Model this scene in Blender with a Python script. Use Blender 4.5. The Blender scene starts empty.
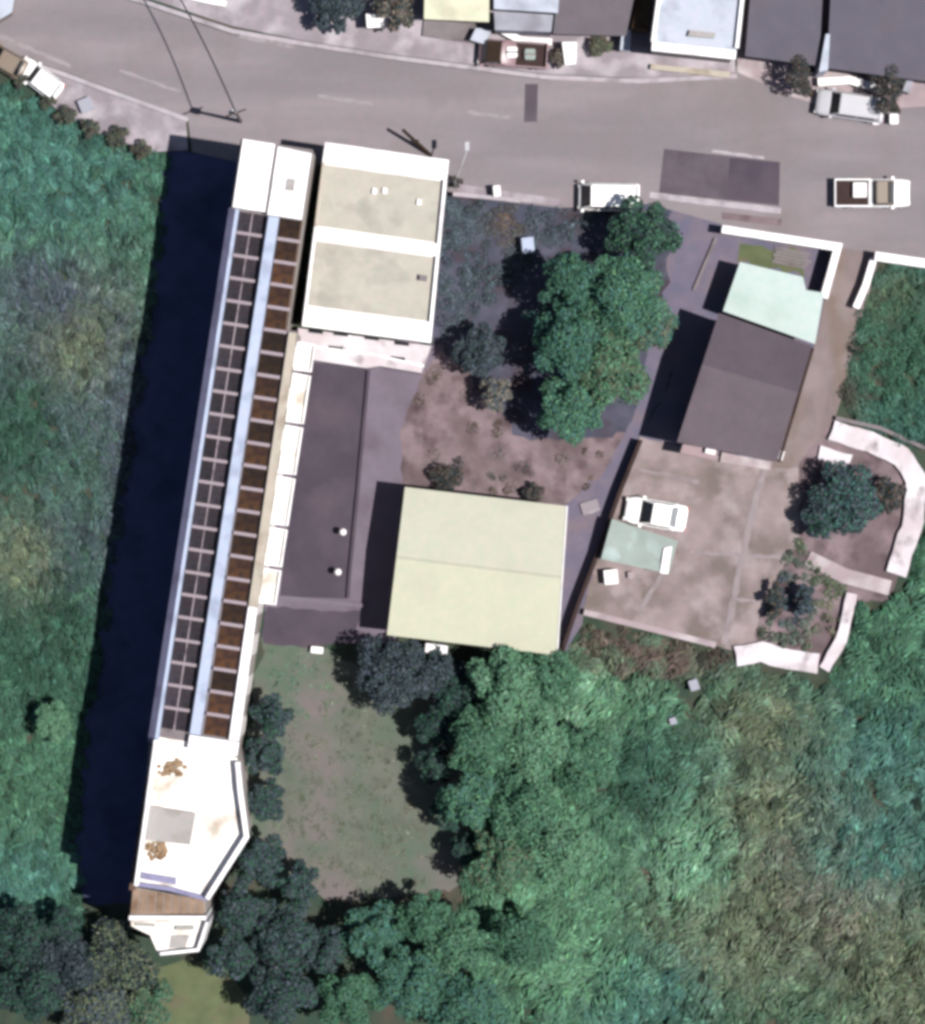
import bpy, bmesh, math, random
import numpy as np
random.seed(7); RNG = np.random.default_rng(7)
sc = bpy.context.scene
COL = sc.collection
# ------------------------------------------------------------------ camera
H = 350.0                      # survey altitude, metres
G = 0.07                       # metres on the ground per photograph pixel
cam = bpy.data.cameras.new('camera'); camo = bpy.data.objects.new('camera', cam); COL.objects.link(camo)
camo.location = (0, 0, H); camo.rotation_euler = (0, 0, 0)
cam.sensor_fit = 'HORIZONTAL'; cam.sensor_width = 36; cam.lens = 36 * H / (925 * G)
cam.clip_start = 1; cam.clip_end = 3000
sc.camera = camo
# ------------------------------------------------------------------ sky and sun
SX, SY = -0.445, 0.10           # shadow thrown per metre of height (west, slightly north)
elev = math.atan(1 / math.hypot(SX, SY))
az_to_sun = math.atan2(-SY, -SX)          # direction towards the sun, from +X
w = bpy.data.worlds.new('World'); sc.world = w; w.use_nodes = True
nt = w.node_tree; sky = nt.nodes.new('ShaderNodeTexSky'); sky.sky_type = 'NISHITA'; sky.sun_disc = False
sky.sun_elevation = elev; sky.sun_rotation = math.pi / 2 - az_to_sun
bg = nt.nodes['Background']; bg.inputs['Strength'].default_value = 0.05
nt.links.new(sky.outputs[0], bg.inputs['Color'])
sl = bpy.data.lights.new('sun', 'SUN'); sl.energy = 4.6; sl.angle = math.radians(0.5); sl.color = (1.0, 0.965, 0.91)
so = bpy.data.objects.new('sun', sl); COL.objects.link(so)
so.rotation_euler = (0, math.pi / 2 - elev, az_to_sun); so.location = (40, -10, 80)
sc.view_settings.view_transform = 'Standard'; sc.view_settings.look = 'None'
sc.view_settings.exposure = 0.65; sc.view_settings.gamma = 1; sc.view_settings.use_curve_mapping = False
sc.render.engine = 'CYCLES'
sc.cycles.use_denoising = True
sc.cycles.pixel_filter_type = 'GAUSSIAN'; sc.cycles.filter_width = 4.2
sc.cycles.max_bounces = 6; sc.cycles.transparent_max_bounces = 6

# ------------------------------------------------------------------ helpers
def P(px, py, z=0.0):
    k = G * (H - z) / H
    return ((px - 462.5) * k, (512 - py) * k, z)
def s2l(c):
    c /= 255.0
    return c / 12.92 if c <= 0.04045 else ((c + 0.055) / 1.055) ** 2.4
def C(r, g, b, k=0.78):
    return tuple(min(0.85, s2l(v) * k * 0.66) for v in (r, g, b))

MATS = {}
def mat(name, col, var=0.15, scale=1.5, rough=0.85, bump=0.0, bscale=20.0, col2=None, stain=None, sscale=0.35,
        stretch=None, spec=0.2, metal=0.0, objrand=0.0, ribs=None, smask=(0.5, 0.68)):
    """procedural surface: two tones mixed by noise, fine grain, optional stains, ribs and relief"""
    m = bpy.data.materials.new(name); m.use_nodes = True; MATS[name] = m
    n = m.node_tree.nodes; l = m.node_tree.links; b = n['Principled BSDF']
    b.inputs['Roughness'].default_value = rough; b.inputs['Specular IOR Level'].default_value = spec
    b.inputs['Metallic'].default_value = metal
    tc = n.new('ShaderNodeTexCoord'); src = tc.outputs['Object']
    if stretch:
        mp = n.new('ShaderNodeMapping'); mp.inputs['Rotation'].default_value = (0, 0, stretch[0])
        mp.inputs['Scale'].default_value = (stretch[1], stretch[2], 1); l.new(src, mp.inputs[0]); src2 = mp.outputs[0]
    else: src2 = src
    def noise(sc_, det, s=src):
        t = n.new('ShaderNodeTexNoise'); t.inputs['Scale'].default_value = sc_; t.inputs['Detail'].default_value = det
        l.new(s, t.inputs['Vector']); return t.outputs['Fac']
    def ramp(f, a, bb):
        r = n.new('ShaderNodeMapRange'); r.inputs[1].default_value = a; r.inputs[2].default_value = bb; l.new(f, r.inputs[0]); return r.outputs[0]
    def mix(f, a, bb):
        x = n.new('ShaderNodeMix'); x.data_type = 'RGBA'
        if hasattr(f, 'links'): l.new(f, x.inputs[0])
        else: x.inputs[0].default_value = f
        for v, i in ((a, 6), (bb, 7)):
            if hasattr(v, 'links'): l.new(v, x.inputs[i])
            else: x.inputs[i].default_value = (*v[:3], 1)
        return x.outputs[2]
    lo = tuple(c * (1 - var) for c in col); hi = tuple(min(0.88, c * (1 + var)) for c in col)
    c1 = mix(ramp(noise(scale, 6, src2), 0.3, 0.7), lo, hi)
    if col2: c1 = mix(ramp(noise(scale * 0.33, 4, src2), 0.42, 0.62), c1, col2)
    if stain: c1 = mix(ramp(noise(sscale, 7), *smask), c1, stain)
    f = ramp(noise(14, 3), 0.25, 0.75)
    c1 = mix(f, mix(0.10, c1, (0, 0, 0)), c1)
    mo = noise(1.9, 2)
    hs0 = n.new('ShaderNodeMix'); hs0.data_type = 'RGBA'; hs0.blend_type = 'MULTIPLY'; hs0.inputs[0].default_value = 1.0
    l.new(c1, hs0.inputs[6]); l.new(mix(ramp(mo, 0.35, 0.65), (1.03, 0.985, 1.0), (0.95, 0.97, 0.965)), hs0.inputs[7]); c1 = hs0.outputs[2]
    if objrand:
        oi = n.new('ShaderNodeObjectInfo'); r = n.new('ShaderNodeMapRange'); l.new(oi.outputs['Random'], r.inputs[0])
        r.inputs[3].default_value = 1 - objrand; r.inputs[4].default_value = 1 + objrand
        hs = n.new('ShaderNodeHueSaturation'); l.new(c1, hs.inputs['Color']); l.new(r.outputs[0], hs.inputs['Value'])
        c1 = hs.outputs[0]
    l.new(c1, b.inputs['Base Color'])
    hgt = None
    if bump: hgt = noise(bscale, 5)
    if ribs:
        wv = n.new('ShaderNodeTexWave'); wv.inputs['Scale'].default_value = ribs[1]; wv.wave_profile = 'SIN'
        mp = n.new('ShaderNodeMapping'); mp.inputs['Rotation'].default_value = (0, 0, ribs[0]); l.new(src, mp.inputs[0]); l.new(mp.outputs[0], wv.inputs[0])
        hgt = wv.outputs['Fac']
    if hgt is not None:
        bp = n.new('ShaderNodeBump'); bp.inputs['Strength'].default_value = bump or 0.3; bp.inputs['Distance'].default_value = 0.05
        l.new(hgt, bp.inputs['Height']); l.new(bp.outputs[0], b.inputs['Normal'])
    return m

def leaf_mat(name):
    m = bpy.data.materials.new(name); m.use_nodes = True; MATS[name] = m
    n = m.node_tree.nodes; l = m.node_tree.links; b = n['Principled BSDF']
    a = n.new('ShaderNodeAttribute'); a.attribute_name = 'tint'
    l.new(a.outputs['Color'], b.inputs['Base Color']); b.inputs['Roughness'].default_value = 0.65
    b.inputs['Specular IOR Level'].default_value = 0.15
    tr = n.new('ShaderNodeBsdfTranslucent'); l.new(a.outputs['Color'], tr.inputs['Color'])
    ms = n.new('ShaderNodeMixShader'); ms.inputs[0].default_value = 0.25
    l.new(b.outputs[0], ms.inputs[1]); l.new(tr.outputs[0], ms.inputs[2]); l.new(ms.outputs[0], n['Material Output'].inputs[0])
    return m

def link(o, parent=None):
    COL.objects.link(o)
    if parent: o.parent = parent
    return o
def wloc(o):
    p = [0, 0, 0]
    while o:
        for i in range(3): p[i] += o.location[i]
        o = o.parent
    return p
def tag(o, label=None, cat=None, group=None, kind=None):
    if label: o['label'] = label
    if cat: o['category'] = cat
    if group: o['group'] = group
    if kind: o['kind'] = kind
    return o
def thing(name, label, cat, loc=(0, 0, 0), rz=0, group=None):
    o = bpy.data.objects.new(name, None); o.empty_display_size = 0.3; link(o)
    o.location = loc; o.rotation_euler = (0, 0, rz)
    return tag(o, label, cat, group)

class MB:
    def __init__(s): s.v = []; s.f = []
    def add(s, vs, fs):
        b = len(s.v); s.v += [tuple(v) for v in vs]; s.f += [tuple(i + b for i in f) for f in fs]; return s
    def prism(s, pts, z0, z1, top_px=True):
        """pts are photograph pixels of the TOP outline (at z1); vertical sides down to z0"""
        t = [P(x, y, z1) for x, y in pts] if top_px else [(x, y, z1) for x, y in pts]
        a = sum(t[i][0] * t[(i + 1) % len(t)][1] - t[(i + 1) % len(t)][0] * t[i][1] for i in range(len(t)))
        if a < 0: t = t[::-1]
        n = len(t); b = [(x, y, z0) for x, y, z in t]
        fs = [tuple(range(n)), tuple(range(2 * n - 1, n - 1, -1))]
        fs += [(n + i, n + (i + 1) % n, (i + 1) % n, i) for i in range(n)]
        return s.add(t + b, fs)
    def sheet(s, pts, z):
        t = [P(x, y, 0)[:2] + (z,) for x, y in pts]
        a = sum(t[i][0] * t[(i + 1) % len(t)][1] - t[(i + 1) % len(t)][0] * t[i][1] for i in range(len(t)))
        if a < 0: t = t[::-1]
        return s.add(t, [tuple(range(len(t)))])
    def box(s, x0, x1, y0, y1, z0, z1):
        v = [(x0, y0, z0), (x1, y0, z0), (x1, y1, z0), (x0, y1, z0), (x0, y0, z1), (x1, y0, z1), (x1, y1, z1), (x0, y1, z1)]
        return s.add(v, [(3, 2, 1, 0), (4, 5, 6, 7), (0, 1, 5, 4), (1, 2, 6, 5), (2, 3, 7, 6), (3, 0, 4, 7)])
    def tube(s, pts, rad, n=6, cap=True):
        rings = []; b = len(s.v)
        if not hasattr(rad, '__len__'): rad = [rad] * len(pts)
        for i, p in enumerate(pts):
            a = np.array(pts[max(0, i - 1)], float); c = np.array(pts[min(len(pts) - 1, i + 1)], float)
            d = c - a; d /= (np.linalg.norm(d) + 1e-9)
            u = np.cross(d, (0, 0, 1)) if abs(d[2]) < 0.9 else np.cross(d, (1, 0, 0)); u /= np.linalg.norm(u); v = np.cross(d, u)
            for k in range(n):
                t = 2 * math.pi * k / n
                s.v.append(tuple(np.array(p) + rad[i] * (math.cos(t) * u + math.sin(t) * v)))
        for i in range(len(pts) - 1):
            for k in range(n):
                s.f.append((b + i * n + k, b + i * n + (k + 1) % n, b + (i + 1) * n + (k + 1) % n, b + (i + 1) * n + k))
        if cap:
            s.f.append(tuple(b + k for k in range(n))[::-1]); s.f.append(tuple(b + (len(pts) - 1) * n + k for k in range(n)))
        return s
    def mesh(s, name, m, off=(0, 0, 0), smooth=False, bevel=0.0):
        me = bpy.data.meshes.new(name)
        me.from_pydata([(x - off[0], y - off[1], z - off[2]) for x, y, z in s.v], [], s.f)
        bm = bmesh.new(); bm.from_mesh(me)
        bmesh.ops.recalc_face_normals(bm, faces=bm.faces)
        if len(bm.faces) == 1 and bm.faces[0].normal.z < 0: bm.faces[0].normal_flip()
        if bevel: bmesh.ops.bevel(bm, geom=bm.edges[:], offset=bevel, segments=2, affect='EDGES', clamp_overlap=True)
        bm.to_mesh(me); bm.free()
        if smooth:
            for p in me.polygons: p.use_smooth = True
        me.materials.append(MATS[m]); return me
    def build(s, name, m, parent=None, smooth=False, bevel=0.0, local=False):
        off = (0, 0, 0) if (local or parent is None) else wloc(parent)
        o = bpy.data.objects.new(name, s.mesh(name, m, off, smooth, bevel))
        return link(o, parent)

def inset(pts, d):
    cx = sum(p[0] for p in pts) / len(pts); cy = sum(p[1] for p in pts) / len(pts)
    out = []
    for x, y in pts:
        L = math.hypot(x - cx, y - cy); k = (L - d * 1.35) / L; out.append((cx + (x - cx) * k, cy + (y - cy) * k))
    return out
def strip(pts, w):
    """closed outline of a polyline band of width w (pixels)"""
    L, R = [], []
    for i, p in enumerate(pts):
        a = pts[max(0, i - 1)]; b = pts[min(len(pts) - 1, i + 1)]
        dx, dy = b[0] - a[0], b[1] - a[1]; n = math.hypot(dx, dy); nx, ny = -dy / n, dx / n
        if 0 < i < len(pts) - 1:
            d1 = (p[0] - a[0], p[1] - a[1]); d2 = (b[0] - p[0], b[1] - p[1])
            c = (d1[0] * d2[0] + d1[1] * d2[1]) / (math.hypot(*d1) * math.hypot(*d2)); k = 1 / max(0.5, math.sqrt((1 + c) / 2))
        else: k = 1
        L.append((p[0] + nx * w / 2 * k, p[1] + ny * w / 2 * k)); R.append((p[0] - nx * w / 2 * k, p[1] - ny * w / 2 * k))
    return L + R[::-1]
def jag(pts, step=9, amp=3):
    out = []
    for i, a in enumerate(pts):
        b = pts[(i + 1) % len(pts)]; d = math.hypot(b[0] - a[0], b[1] - a[1]); n = max(1, int(d / step))
        for k in range(n):
            t = k / n; out.append((a[0] + (b[0] - a[0]) * t + random.uniform(-amp, amp), a[1] + (b[1] - a[1]) * t + random.uniform(-amp, amp)))
    return out
Z = [0.0]
def sheet(name, m, pts, rough_edge=0, z=None):
    if z is None: Z[0] += 0.004; z = Z[0]
    if rough_edge: pts = jag(pts, 9, rough_edge)
    return tag(MB().sheet(pts, z).build(name, m), kind='structure')

# ------------------------------------------------------------------ materials
leaf_mat('leaf')
mat('soil_grass', C(74, 84, 70), 0.35, 0.8, 0.95, 0.5, 8, col2=C(62, 86, 72), stain=C(98, 90, 80), sscale=0.25)
mat('road', C(163, 154, 159), 0.07, 0.5, 0.9, 0.08, 40, col2=C(149, 142, 148), stain=C(151, 141, 144), sscale=0.16, stretch=(0.14, 0.25, 1.6))
mat('pavement', C(178, 168, 176), 0.12, 0.8, 0.9, 0.1, 25, col2=C(162, 152, 160), stain=C(212, 204, 212), sscale=0.4)
mat('pink_paving', C(196, 180, 184), 0.10, 0.9, 0.9, 0.1, 25, col2=C(178, 162, 168), stain=C(222, 210, 214), sscale=0.5)
mat('kerb_paint', C(205, 196, 204), 0.08, 1.2, 0.85, stain=C(170, 160, 168), sscale=0.7)
mat('worn_paint', C(178, 170, 175), 0.08, 2.5, 0.9, stain=C(158, 149, 152), sscale=1.3)
mat('dark_patch', C(112, 102, 112), 0.08, 1.5, 0.9, 0.1, 30, stain=C(100, 90, 100), sscale=0.5)
mat('court', C(93, 84, 98), 0.10, 0.6, 0.88, 0.1, 25, col2=C(84, 76, 90), stain=C(104, 92, 104), sscale=0.25)
mat('light_path', C(138, 127, 143), 0.09, 0.7, 0.9, 0.1, 25, stain=C(122, 110, 124), sscale=0.35)
mat('dirt', C(154, 136, 142), 0.20, 0.9, 0.95, 0.4, 10, col2=C(120, 104, 108), stain=C(94, 78, 82), sscale=0.5)
mat('shade_strip', C(92, 100, 140), 0.12, 0.8, 0.95, 0.2, 12, stain=C(70, 84, 110), sscale=0.3)  # navy tone of the long block's shadow put into the ground colour
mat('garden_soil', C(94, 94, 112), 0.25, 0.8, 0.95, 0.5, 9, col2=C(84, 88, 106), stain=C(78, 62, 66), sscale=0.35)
mat('lane', C(132, 124, 144), 0.12, 0.8, 0.9, 0.2, 15, col2=C(118, 116, 140), stain=C(140, 126, 136), sscale=0.4)
mat('yard', C(174, 158, 159), 0.10, 0.9, 0.92, 0.2, 15, col2=C(138, 126, 122), stain=C(186, 172, 174), sscale=0.45)
mat('drive', C(150, 136, 136), 0.10, 0.8, 0.92, 0.15, 15, col2=C(142, 126, 118), stain=C(164, 150, 150), sscale=0.35, stretch=(0.24, 1.5, 0.3))
mat('lawn', C(120, 124, 114), 0.14, 0.7, 0.95, 0.4, 10, col2=C(104, 122, 106), stain=C(138, 128, 128), sscale=0.12, smask=(0.47, 0.6))
mat('olive_lawn', C(112, 122, 90), 0.15, 0.9, 0.95, 0.3, 12, stain=C(128, 112, 100), sscale=0.3)
mat('pale_concrete', C(172, 160, 164), 0.10, 1.2, 0.9, stain=C(154, 140, 142), sscale=0.7)
mat('white_paint', (0.70, 0.69, 0.70), 0.06, 1.0, 0.7, stain=(0.50, 0.48, 0.50), sscale=0.7, smask=(0.50, 0.72))
mat('white_floor', (0.72, 0.70, 0.67), 0.05, 0.6, 0.7, stain=(0.30, 0.24, 0.18), sscale=0.42, smask=(0.50, 0.70))
mat('soiled_white', (0.54, 0.51, 0.54), 0.12, 0.8, 0.85, 0.2, 12, col2=(0.42, 0.37, 0.39), stain=(0.24, 0.21, 0.22), sscale=0.8, smask=(0.56, 0.75))
mat('lavender', C(164, 162, 198), 0.08, 0.8, 0.8, stain=C(140, 136, 168), sscale=0.6)
mat('pale_blue', C(200, 212, 238, 0.85), 0.05, 0.8, 0.7, stain=C(176, 186, 212), sscale=0.6)
mat('beige', C(215, 205, 190), 0.07, 0.8, 0.85, stain=C(185, 172, 156), sscale=0.7)
mat('facade', C(205, 196, 190), 0.06, 0.7, 0.85, stain=C(176, 164, 158), sscale=0.35)
mat('brown_facade', C(120, 96, 84), 0.08, 0.7, 0.85, stain=C(100, 76, 64), sscale=0.35)
mat('brown_panel', C(54, 34, 30), 0.35, 2.2, 0.7, 0.15, 14, stain=C(44, 32, 34), sscale=1.0, objrand=0.65, spec=0.15, col2=C(98, 64, 30))
mat('beam', C(186, 172, 180), 0.10, 1.5, 0.85, stain=C(120, 106, 116), sscale=0.9)
mat('roof_grey_cream', C(211, 207, 195), 0.05, 1.2, 0.85, 0.1, 20, stain=C(190, 186, 176), sscale=0.5)
mat('cream_north', C(219, 220, 201, 0.77), 0.02, 0.7, 0.6, 0.05, ribs=(0.115, 1.1), stain=C(212, 213, 194, 0.77), sscale=0.25)
mat('cream_south', C(221, 223, 198, 0.78), 0.02, 0.7, 0.6, 0.05, ribs=(0.115, 1.1), stain=C(215, 216, 194, 0.78), sscale=0.25)
mat('mint_roof', C(214, 232, 228, 0.80), 0.03, 0.8, 0.55, 0.06, ribs=(-0.27, 1.3), stain=C(200, 222, 214), sscale=0.4)
mat('mauve_roof', C(118, 106, 114), 0.07, 0.6, 0.85, 0.06, ribs=(-0.30, 0.9), stain=C(108, 96, 104), sscale=0.2)
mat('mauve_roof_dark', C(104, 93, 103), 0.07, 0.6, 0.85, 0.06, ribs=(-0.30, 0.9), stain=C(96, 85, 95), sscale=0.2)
mat('grey_roof', C(124, 116, 124), 0.07, 0.6, 0.85, 0.15, 14, stain=C(112, 103, 112), sscale=0.2)
mat('blue_grey_roof', C(112, 108, 122), 0.07, 0.6, 0.85, 0.15, 14, stain=C(120, 112, 118), sscale=0.2)
mat('ice_roof', C(214, 222, 238, 0.8), 0.05, 0.7, 0.7, stain=C(186, 192, 206), sscale=0.5)
mat('ice_step', C(186, 188, 202), 0.06, 0.8, 0.8, stain=C(160, 158, 170), sscale=0.5)
mat('lemon_roof', C(240, 240, 212, 0.82), 0.04, 0.8, 0.7, stain=C(224, 222, 196), sscale=0.5)
mat('concrete', C(150, 142, 146), 0.10, 1.2, 0.9, 0.15, 20, stain=C(128, 118, 122), sscale=0.8)
mat('dark_wall', C(72, 56, 54), 0.15, 1.5, 0.9, 0.2, 20, stain=C(52, 40, 40), sscale=0.8)
mat('deck', C(172, 148, 130), 0.15, 1.5, 0.9, 0.1, 20, stain=C(136, 108, 88), sscale=0.8, objrand=0.10)
mat('wood', C(112, 88, 66), 0.2, 2.0, 0.9, 0.2, 20, stain=C(80, 60, 46), sscale=1.2, objrand=0.2)
mat('dark_wood', C(58, 44, 34), 0.2, 2.0, 0.9)
mat('bark', (0.06, 0.045, 0.035), 0.3, 5, 0.95, 0.4, 20)
mat('grey_mat', C(196, 192, 190), 0.05, 1.5, 0.9, stain=C(180, 174, 168), sscale=0.8)
mat('rust', C(186, 158, 128), 0.25, 2.0, 0.95, 0.3, 12, stain=C(120, 84, 54), sscale=1.2)
mat('tarp', C(178, 192, 186), 0.08, 0.9, 0.8, 0.3, 3, stain=C(212, 232, 232), sscale=0.5)
mat('car_white', (0.82, 0.82, 0.82), 0.01, 1, 0.3, spec=0.5)
mat('car_silver', (0.38, 0.38, 0.41), 0.02, 1, 0.3, spec=0.5)
mat('car_maroon', C(168, 138, 146), 0.05, 1, 0.4, spec=0.5)
mat('car_tan', C(150, 134, 118), 0.05, 1, 0.4, spec=0.5)
mat('glass', (0.012, 0.013, 0.016), 0.0, 1, 0.12, spec=0.5)
mat('glass_grey', (0.20, 0.21, 0.23), 0.05, 1, 0.3, spec=0.4)
mat('rubber', (0.02, 0.02, 0.02), 0.1, 4, 0.9)
mat('alloy', (0.4, 0.4, 0.42), 0.05, 4, 0.4, metal=0.6)
mat('lens', (0.7, 0.7, 0.68), 0.02, 4, 0.2, spec=0.5)
mat('tail_red', (0.35, 0.02, 0.02), 0.02, 4, 0.3, spec=0.5)
mat('black_cable', (0.012, 0.012, 0.014), 0.1, 4, 0.9)
mat('steel', (0.30, 0.30, 0.32), 0.08, 3, 0.5, metal=0.4)
mat('window_glass', (0.03, 0.035, 0.045), 0.05, 1, 0.15, spec=0.5)

# ================================================================== SETTING
g = MB(); g.add([(-400, -400, 0), (400, -400, 0), (400, 400, 0), (-400, 400, 0)], [(0, 1, 2, 3)])
tag(g.build('ground', 'soil_grass'), kind='structure')
sheet('lawn', 'lawn', [(262, 640), (330, 650), (380, 690), (480, 690), (490, 800), (480, 880), (430, 895), (330, 900), (255, 870), (245, 760)], 4)
sheet('shade_strip', 'shade_strip', [(166, 152), (240, 152), (236, 230), (165, 740), (140, 905), (84, 905), (74, 850), (84, 740), (97, 640), (115, 510), (127, 440), (146, 300)], 2)  # shade-tinted sheet, outline drawn along the block's shadow edge
sheet('olive_lawn', 'olive_lawn', [(150, 965), (230, 960), (250, 1000), (250, 1060), (140, 1060)], 4)
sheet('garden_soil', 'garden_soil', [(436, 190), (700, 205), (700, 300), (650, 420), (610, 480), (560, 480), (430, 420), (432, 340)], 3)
sheet('dirt_yard', 'dirt', [(400, 342), (440, 345), (468, 375), (520, 440), (600, 440), (640, 430), (610, 520), (570, 560), (540, 520), (395, 500), (385, 420)], 4)
sheet('lane', 'lane', [(672, 210), (728, 218), (722, 250), (668, 380), (640, 440), (600, 560), (568, 660), (545, 655), (560, 510), (605, 470), (640, 400), (655, 320), (668, 280)], 3)
sheet('path', 'light_path', [(296, 335), (445, 345), (424, 372), (400, 430), (402, 490), (396, 645), (264, 640), (264, 590)], 1.5)
sheet('parking_court', 'court', [(303, 362), (367, 366), (347, 599), (280, 596)], 0)
sheet('lower_court', 'court', [(266, 606), (362, 612), (350, 640), (310, 648), (262, 642)], 2)
sheet('house_yard', 'lane', [(718, 230), (838, 248), (822, 345), (780, 465), (640, 440), (668, 385)], 1)
sheet('green_yard', 'olive_lawn', [(742, 246), (800, 250), (806, 276), (738, 262)], 3)
sheet('concrete_yard', 'yard', [(640, 436), (700, 452), (780, 462), (830, 470), (812, 560), (790, 640), (735, 652), (582, 612), (600, 540)], 1.5)
sheet('driveway', 'drive', [(838, 244), (880, 250), (862, 318), (836, 418), (826, 470), (768, 468), (792, 410), (816, 340)], 1.5)
sheet('terrace_soil', 'dirt', [(800, 462), (830, 424), (880, 434), (915, 470), (910, 560), (885, 600), (850, 600), (825, 668), (750, 650), (770, 590), (800, 540)], 3)
# the road and its pavements
ROAD = [(-900, -420), (-300, -70), (-60, 28), (0, 52), (60, 70), (120, 92), (188, 118), (192, 152), (250, 165), (330, 165), (440, 175), (448, 192), (520, 203), (560, 208),
        (650, 204), (720, 224), (842, 248), (930, 262), (1100, 292), (2300, 500), (2300, 200), (1100, 112), (930, 100), (842, 104), (790, 90), (735, 66), (640, 78), (545, 80),
        (390, 60), (300, 46), (230, 34), (110, -6), (-200, -150), (-900, -500)]
sheet('road', 'road', ROAD, 0)
zr = Z[0]
def marking(pts, w, m='worn_paint', name='lane_marking', rough=0.8):
    Z[0] = zr + 0.004
    return sheet(name, m, jag(strip(pts, w), 6, rough), 0, z=zr + 0.004)
road = bpy.data.objects['road']
for pts, wd in (([(240, 36), (294, 46)], 5), ([(318, 96), (372, 104)], 4), ([(0, 36), (70, 66)], 4), ([(120, 70), (180, 92)], 3), ([(468, 112), (510, 118)], 3)):
    o = marking(pts, wd); del o['kind']; o.parent = road
MB_patch = sheet('tarmac_patch', 'dark_patch', [(525, 84), (538, 84), (537, 122), (524, 122)], 0, z=zr + 0.006)
MB_patch.parent = road; del MB_patch['kind']
sheet('tarmac_layby', 'dark_patch', [(664, 149), (780, 162), (779, 206), (659, 193)], 0, z=zr + 0.006)
o = MB().sheet([(730, 158), (779, 163), (779, 204), (726, 199)], zr + 0.010).build('tarmac_patch', 'court'); o.parent = road
for pts, wd in (([(650, 195), (715, 203), (781, 211)], 6), ([(712, 151), (764, 158)], 3)):
    o = marking(pts, wd, 'kerb_paint', 'layby_marking', 0.4); del o['kind']; o.parent = road
def raised(name, m, pts, z=0.12):
    return tag(MB().prism(pts, -0.05, z).build(name, m), kind='structure')
raised('pavement', 'pavement', [(-900, -405), (-300, -58), (-60, 38), (0, 58), (60, 76), (120, 98), (186, 122), (188, 150), (152, 152), (100, 134), (60, 112), (28, 84), (0, 64), (-300, -30), (-900, -370)])
raised('kerb', 'kerb_paint', strip([(-300, -68), (-60, 32), (0, 54), (60, 73), (120, 95), (188, 120)], 4.5), 0.135)
raised('pavement', 'pavement', [(232, 26), (300, 40), (390, 54), (545, 74), (640, 78), (735, 72), (735, -80), (140, -80), (112, -14)])
raised('kerb', 'kerb_paint', strip([(120, -6), (232, 31), (300, 43), (390, 57), (545, 77), (640, 81), (737, 76)], 4.5), 0.135)
raised('pavement', 'pink_paving', [(737, 72), (790, 96), (842, 112), (930, 106), (1200, 130), (1200, -80), (737, -80)])
raised('pavement', 'pavement', [(458, 184), (520, 193), (560, 199), (560, 206), (520, 201), (456, 193)])
raised('verge', 'dirt', [(722, 212), (782, 219), (780, 226), (722, 219)], 0.08)

# ================================================================== WALL HELPERS
def wall(name, label, cat, pts, wpx, h, m, coping=None, cop_m='white_paint', group=None):
    x = sum(p[0] for p in pts) / len(pts); y = sum(p[1] for p in pts) / len(pts); c = P(x, y)
    root = thing(name, label, cat, (c[0], c[1], 0), group=group)
    for a, b in zip(pts[:-1], pts[1:]):
        pass
    o_ = strip(pts, wpx)
    if m == 'soiled_white': o_ = jag(o_, 8, 0.8)
    MB().prism(o_, -0.1, h).build('wall', m, root)
    if coping: MB().prism(strip(pts, wpx + coping), h + 0.002, h + 0.09).build('coping', cop_m, root)
    return root

def window_mesh(wd, ht):
    f = MB(); t = 0.06
    f.box(-wd / 2, wd / 2, -0.02, 0.05, 0, t); f.box(-wd / 2, wd / 2, -0.02, 0.05, ht - t, ht)
    f.box(-wd / 2, -wd / 2 + t, -0.02, 0.05, t, ht - t); f.box(wd / 2 - t, wd / 2, -0.02, 0.05, t, ht - t); f.box(-t / 2, t / 2, -0.02, 0.05, t, ht - t)
    g_ = MB().box(-wd / 2 + t, wd / 2 - t, -0.02, 0.015, t, ht - t)
    return f.mesh('window', 'white_paint'), g_.mesh('pane', 'window_glass')
WIN, PANE = window_mesh(1.4, 1.3)
def windows_along(root, a, b, zs, n, off=0.0):
    """windows on the facade from a to b (world xy, outside on the right-hand side)"""
    rl = wloc(root)
    dx, dy = b[0] - a[0], b[1] - a[1]; L = math.hypot(dx, dy); ang = math.atan2(dy, dx)
    nx, ny = dy / L, -dx / L
    for z in zs:
        for k in range(n):
            t = (k + 0.5) / n
            o = bpy.data.objects.new('window', WIN); link(o, root)
            o.location = (a[0] + dx * t - rl[0] + nx * 0.015, a[1] + dy * t - rl[1] + ny * 0.015, z - rl[2]); o.rotation_euler = (0, 0, ang + math.pi)
            p = bpy.data.objects.new('pane', PANE); link(p, o)

# ================================================================== TALL LONG BUILDING
UX, UY = -0.1506, 0.9886
def Q(u, v): return (267 + u * UX + v * UY, 260 + u * UY - v * UX)
def Qp(lst): return [Q(u, v) for u, v in lst]
RZ = 12.0
c0 = P(*Q(230, 0), RZ)
tall = thing('apartment_block', 'long tall white and brown flat-roofed block with rows of dark roof bays', 'building', (c0[0], c0[1], 0))
body = Qp([(-116, -44), (-116, 29), (66, 29), (66, 41), (494, 43)]) + [(238, 764), (245, 838), (207, 899), (138, 884)] + Qp([(494, -44)])
MB().prism(inset(body, 1), 0, RZ - 0.02).build('wall', 'facade', tall)
MB().prism(body, RZ - 0.015, RZ + 0.18).build('roof_slab', 'concrete', tall)
rt = RZ + 0.18
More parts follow.
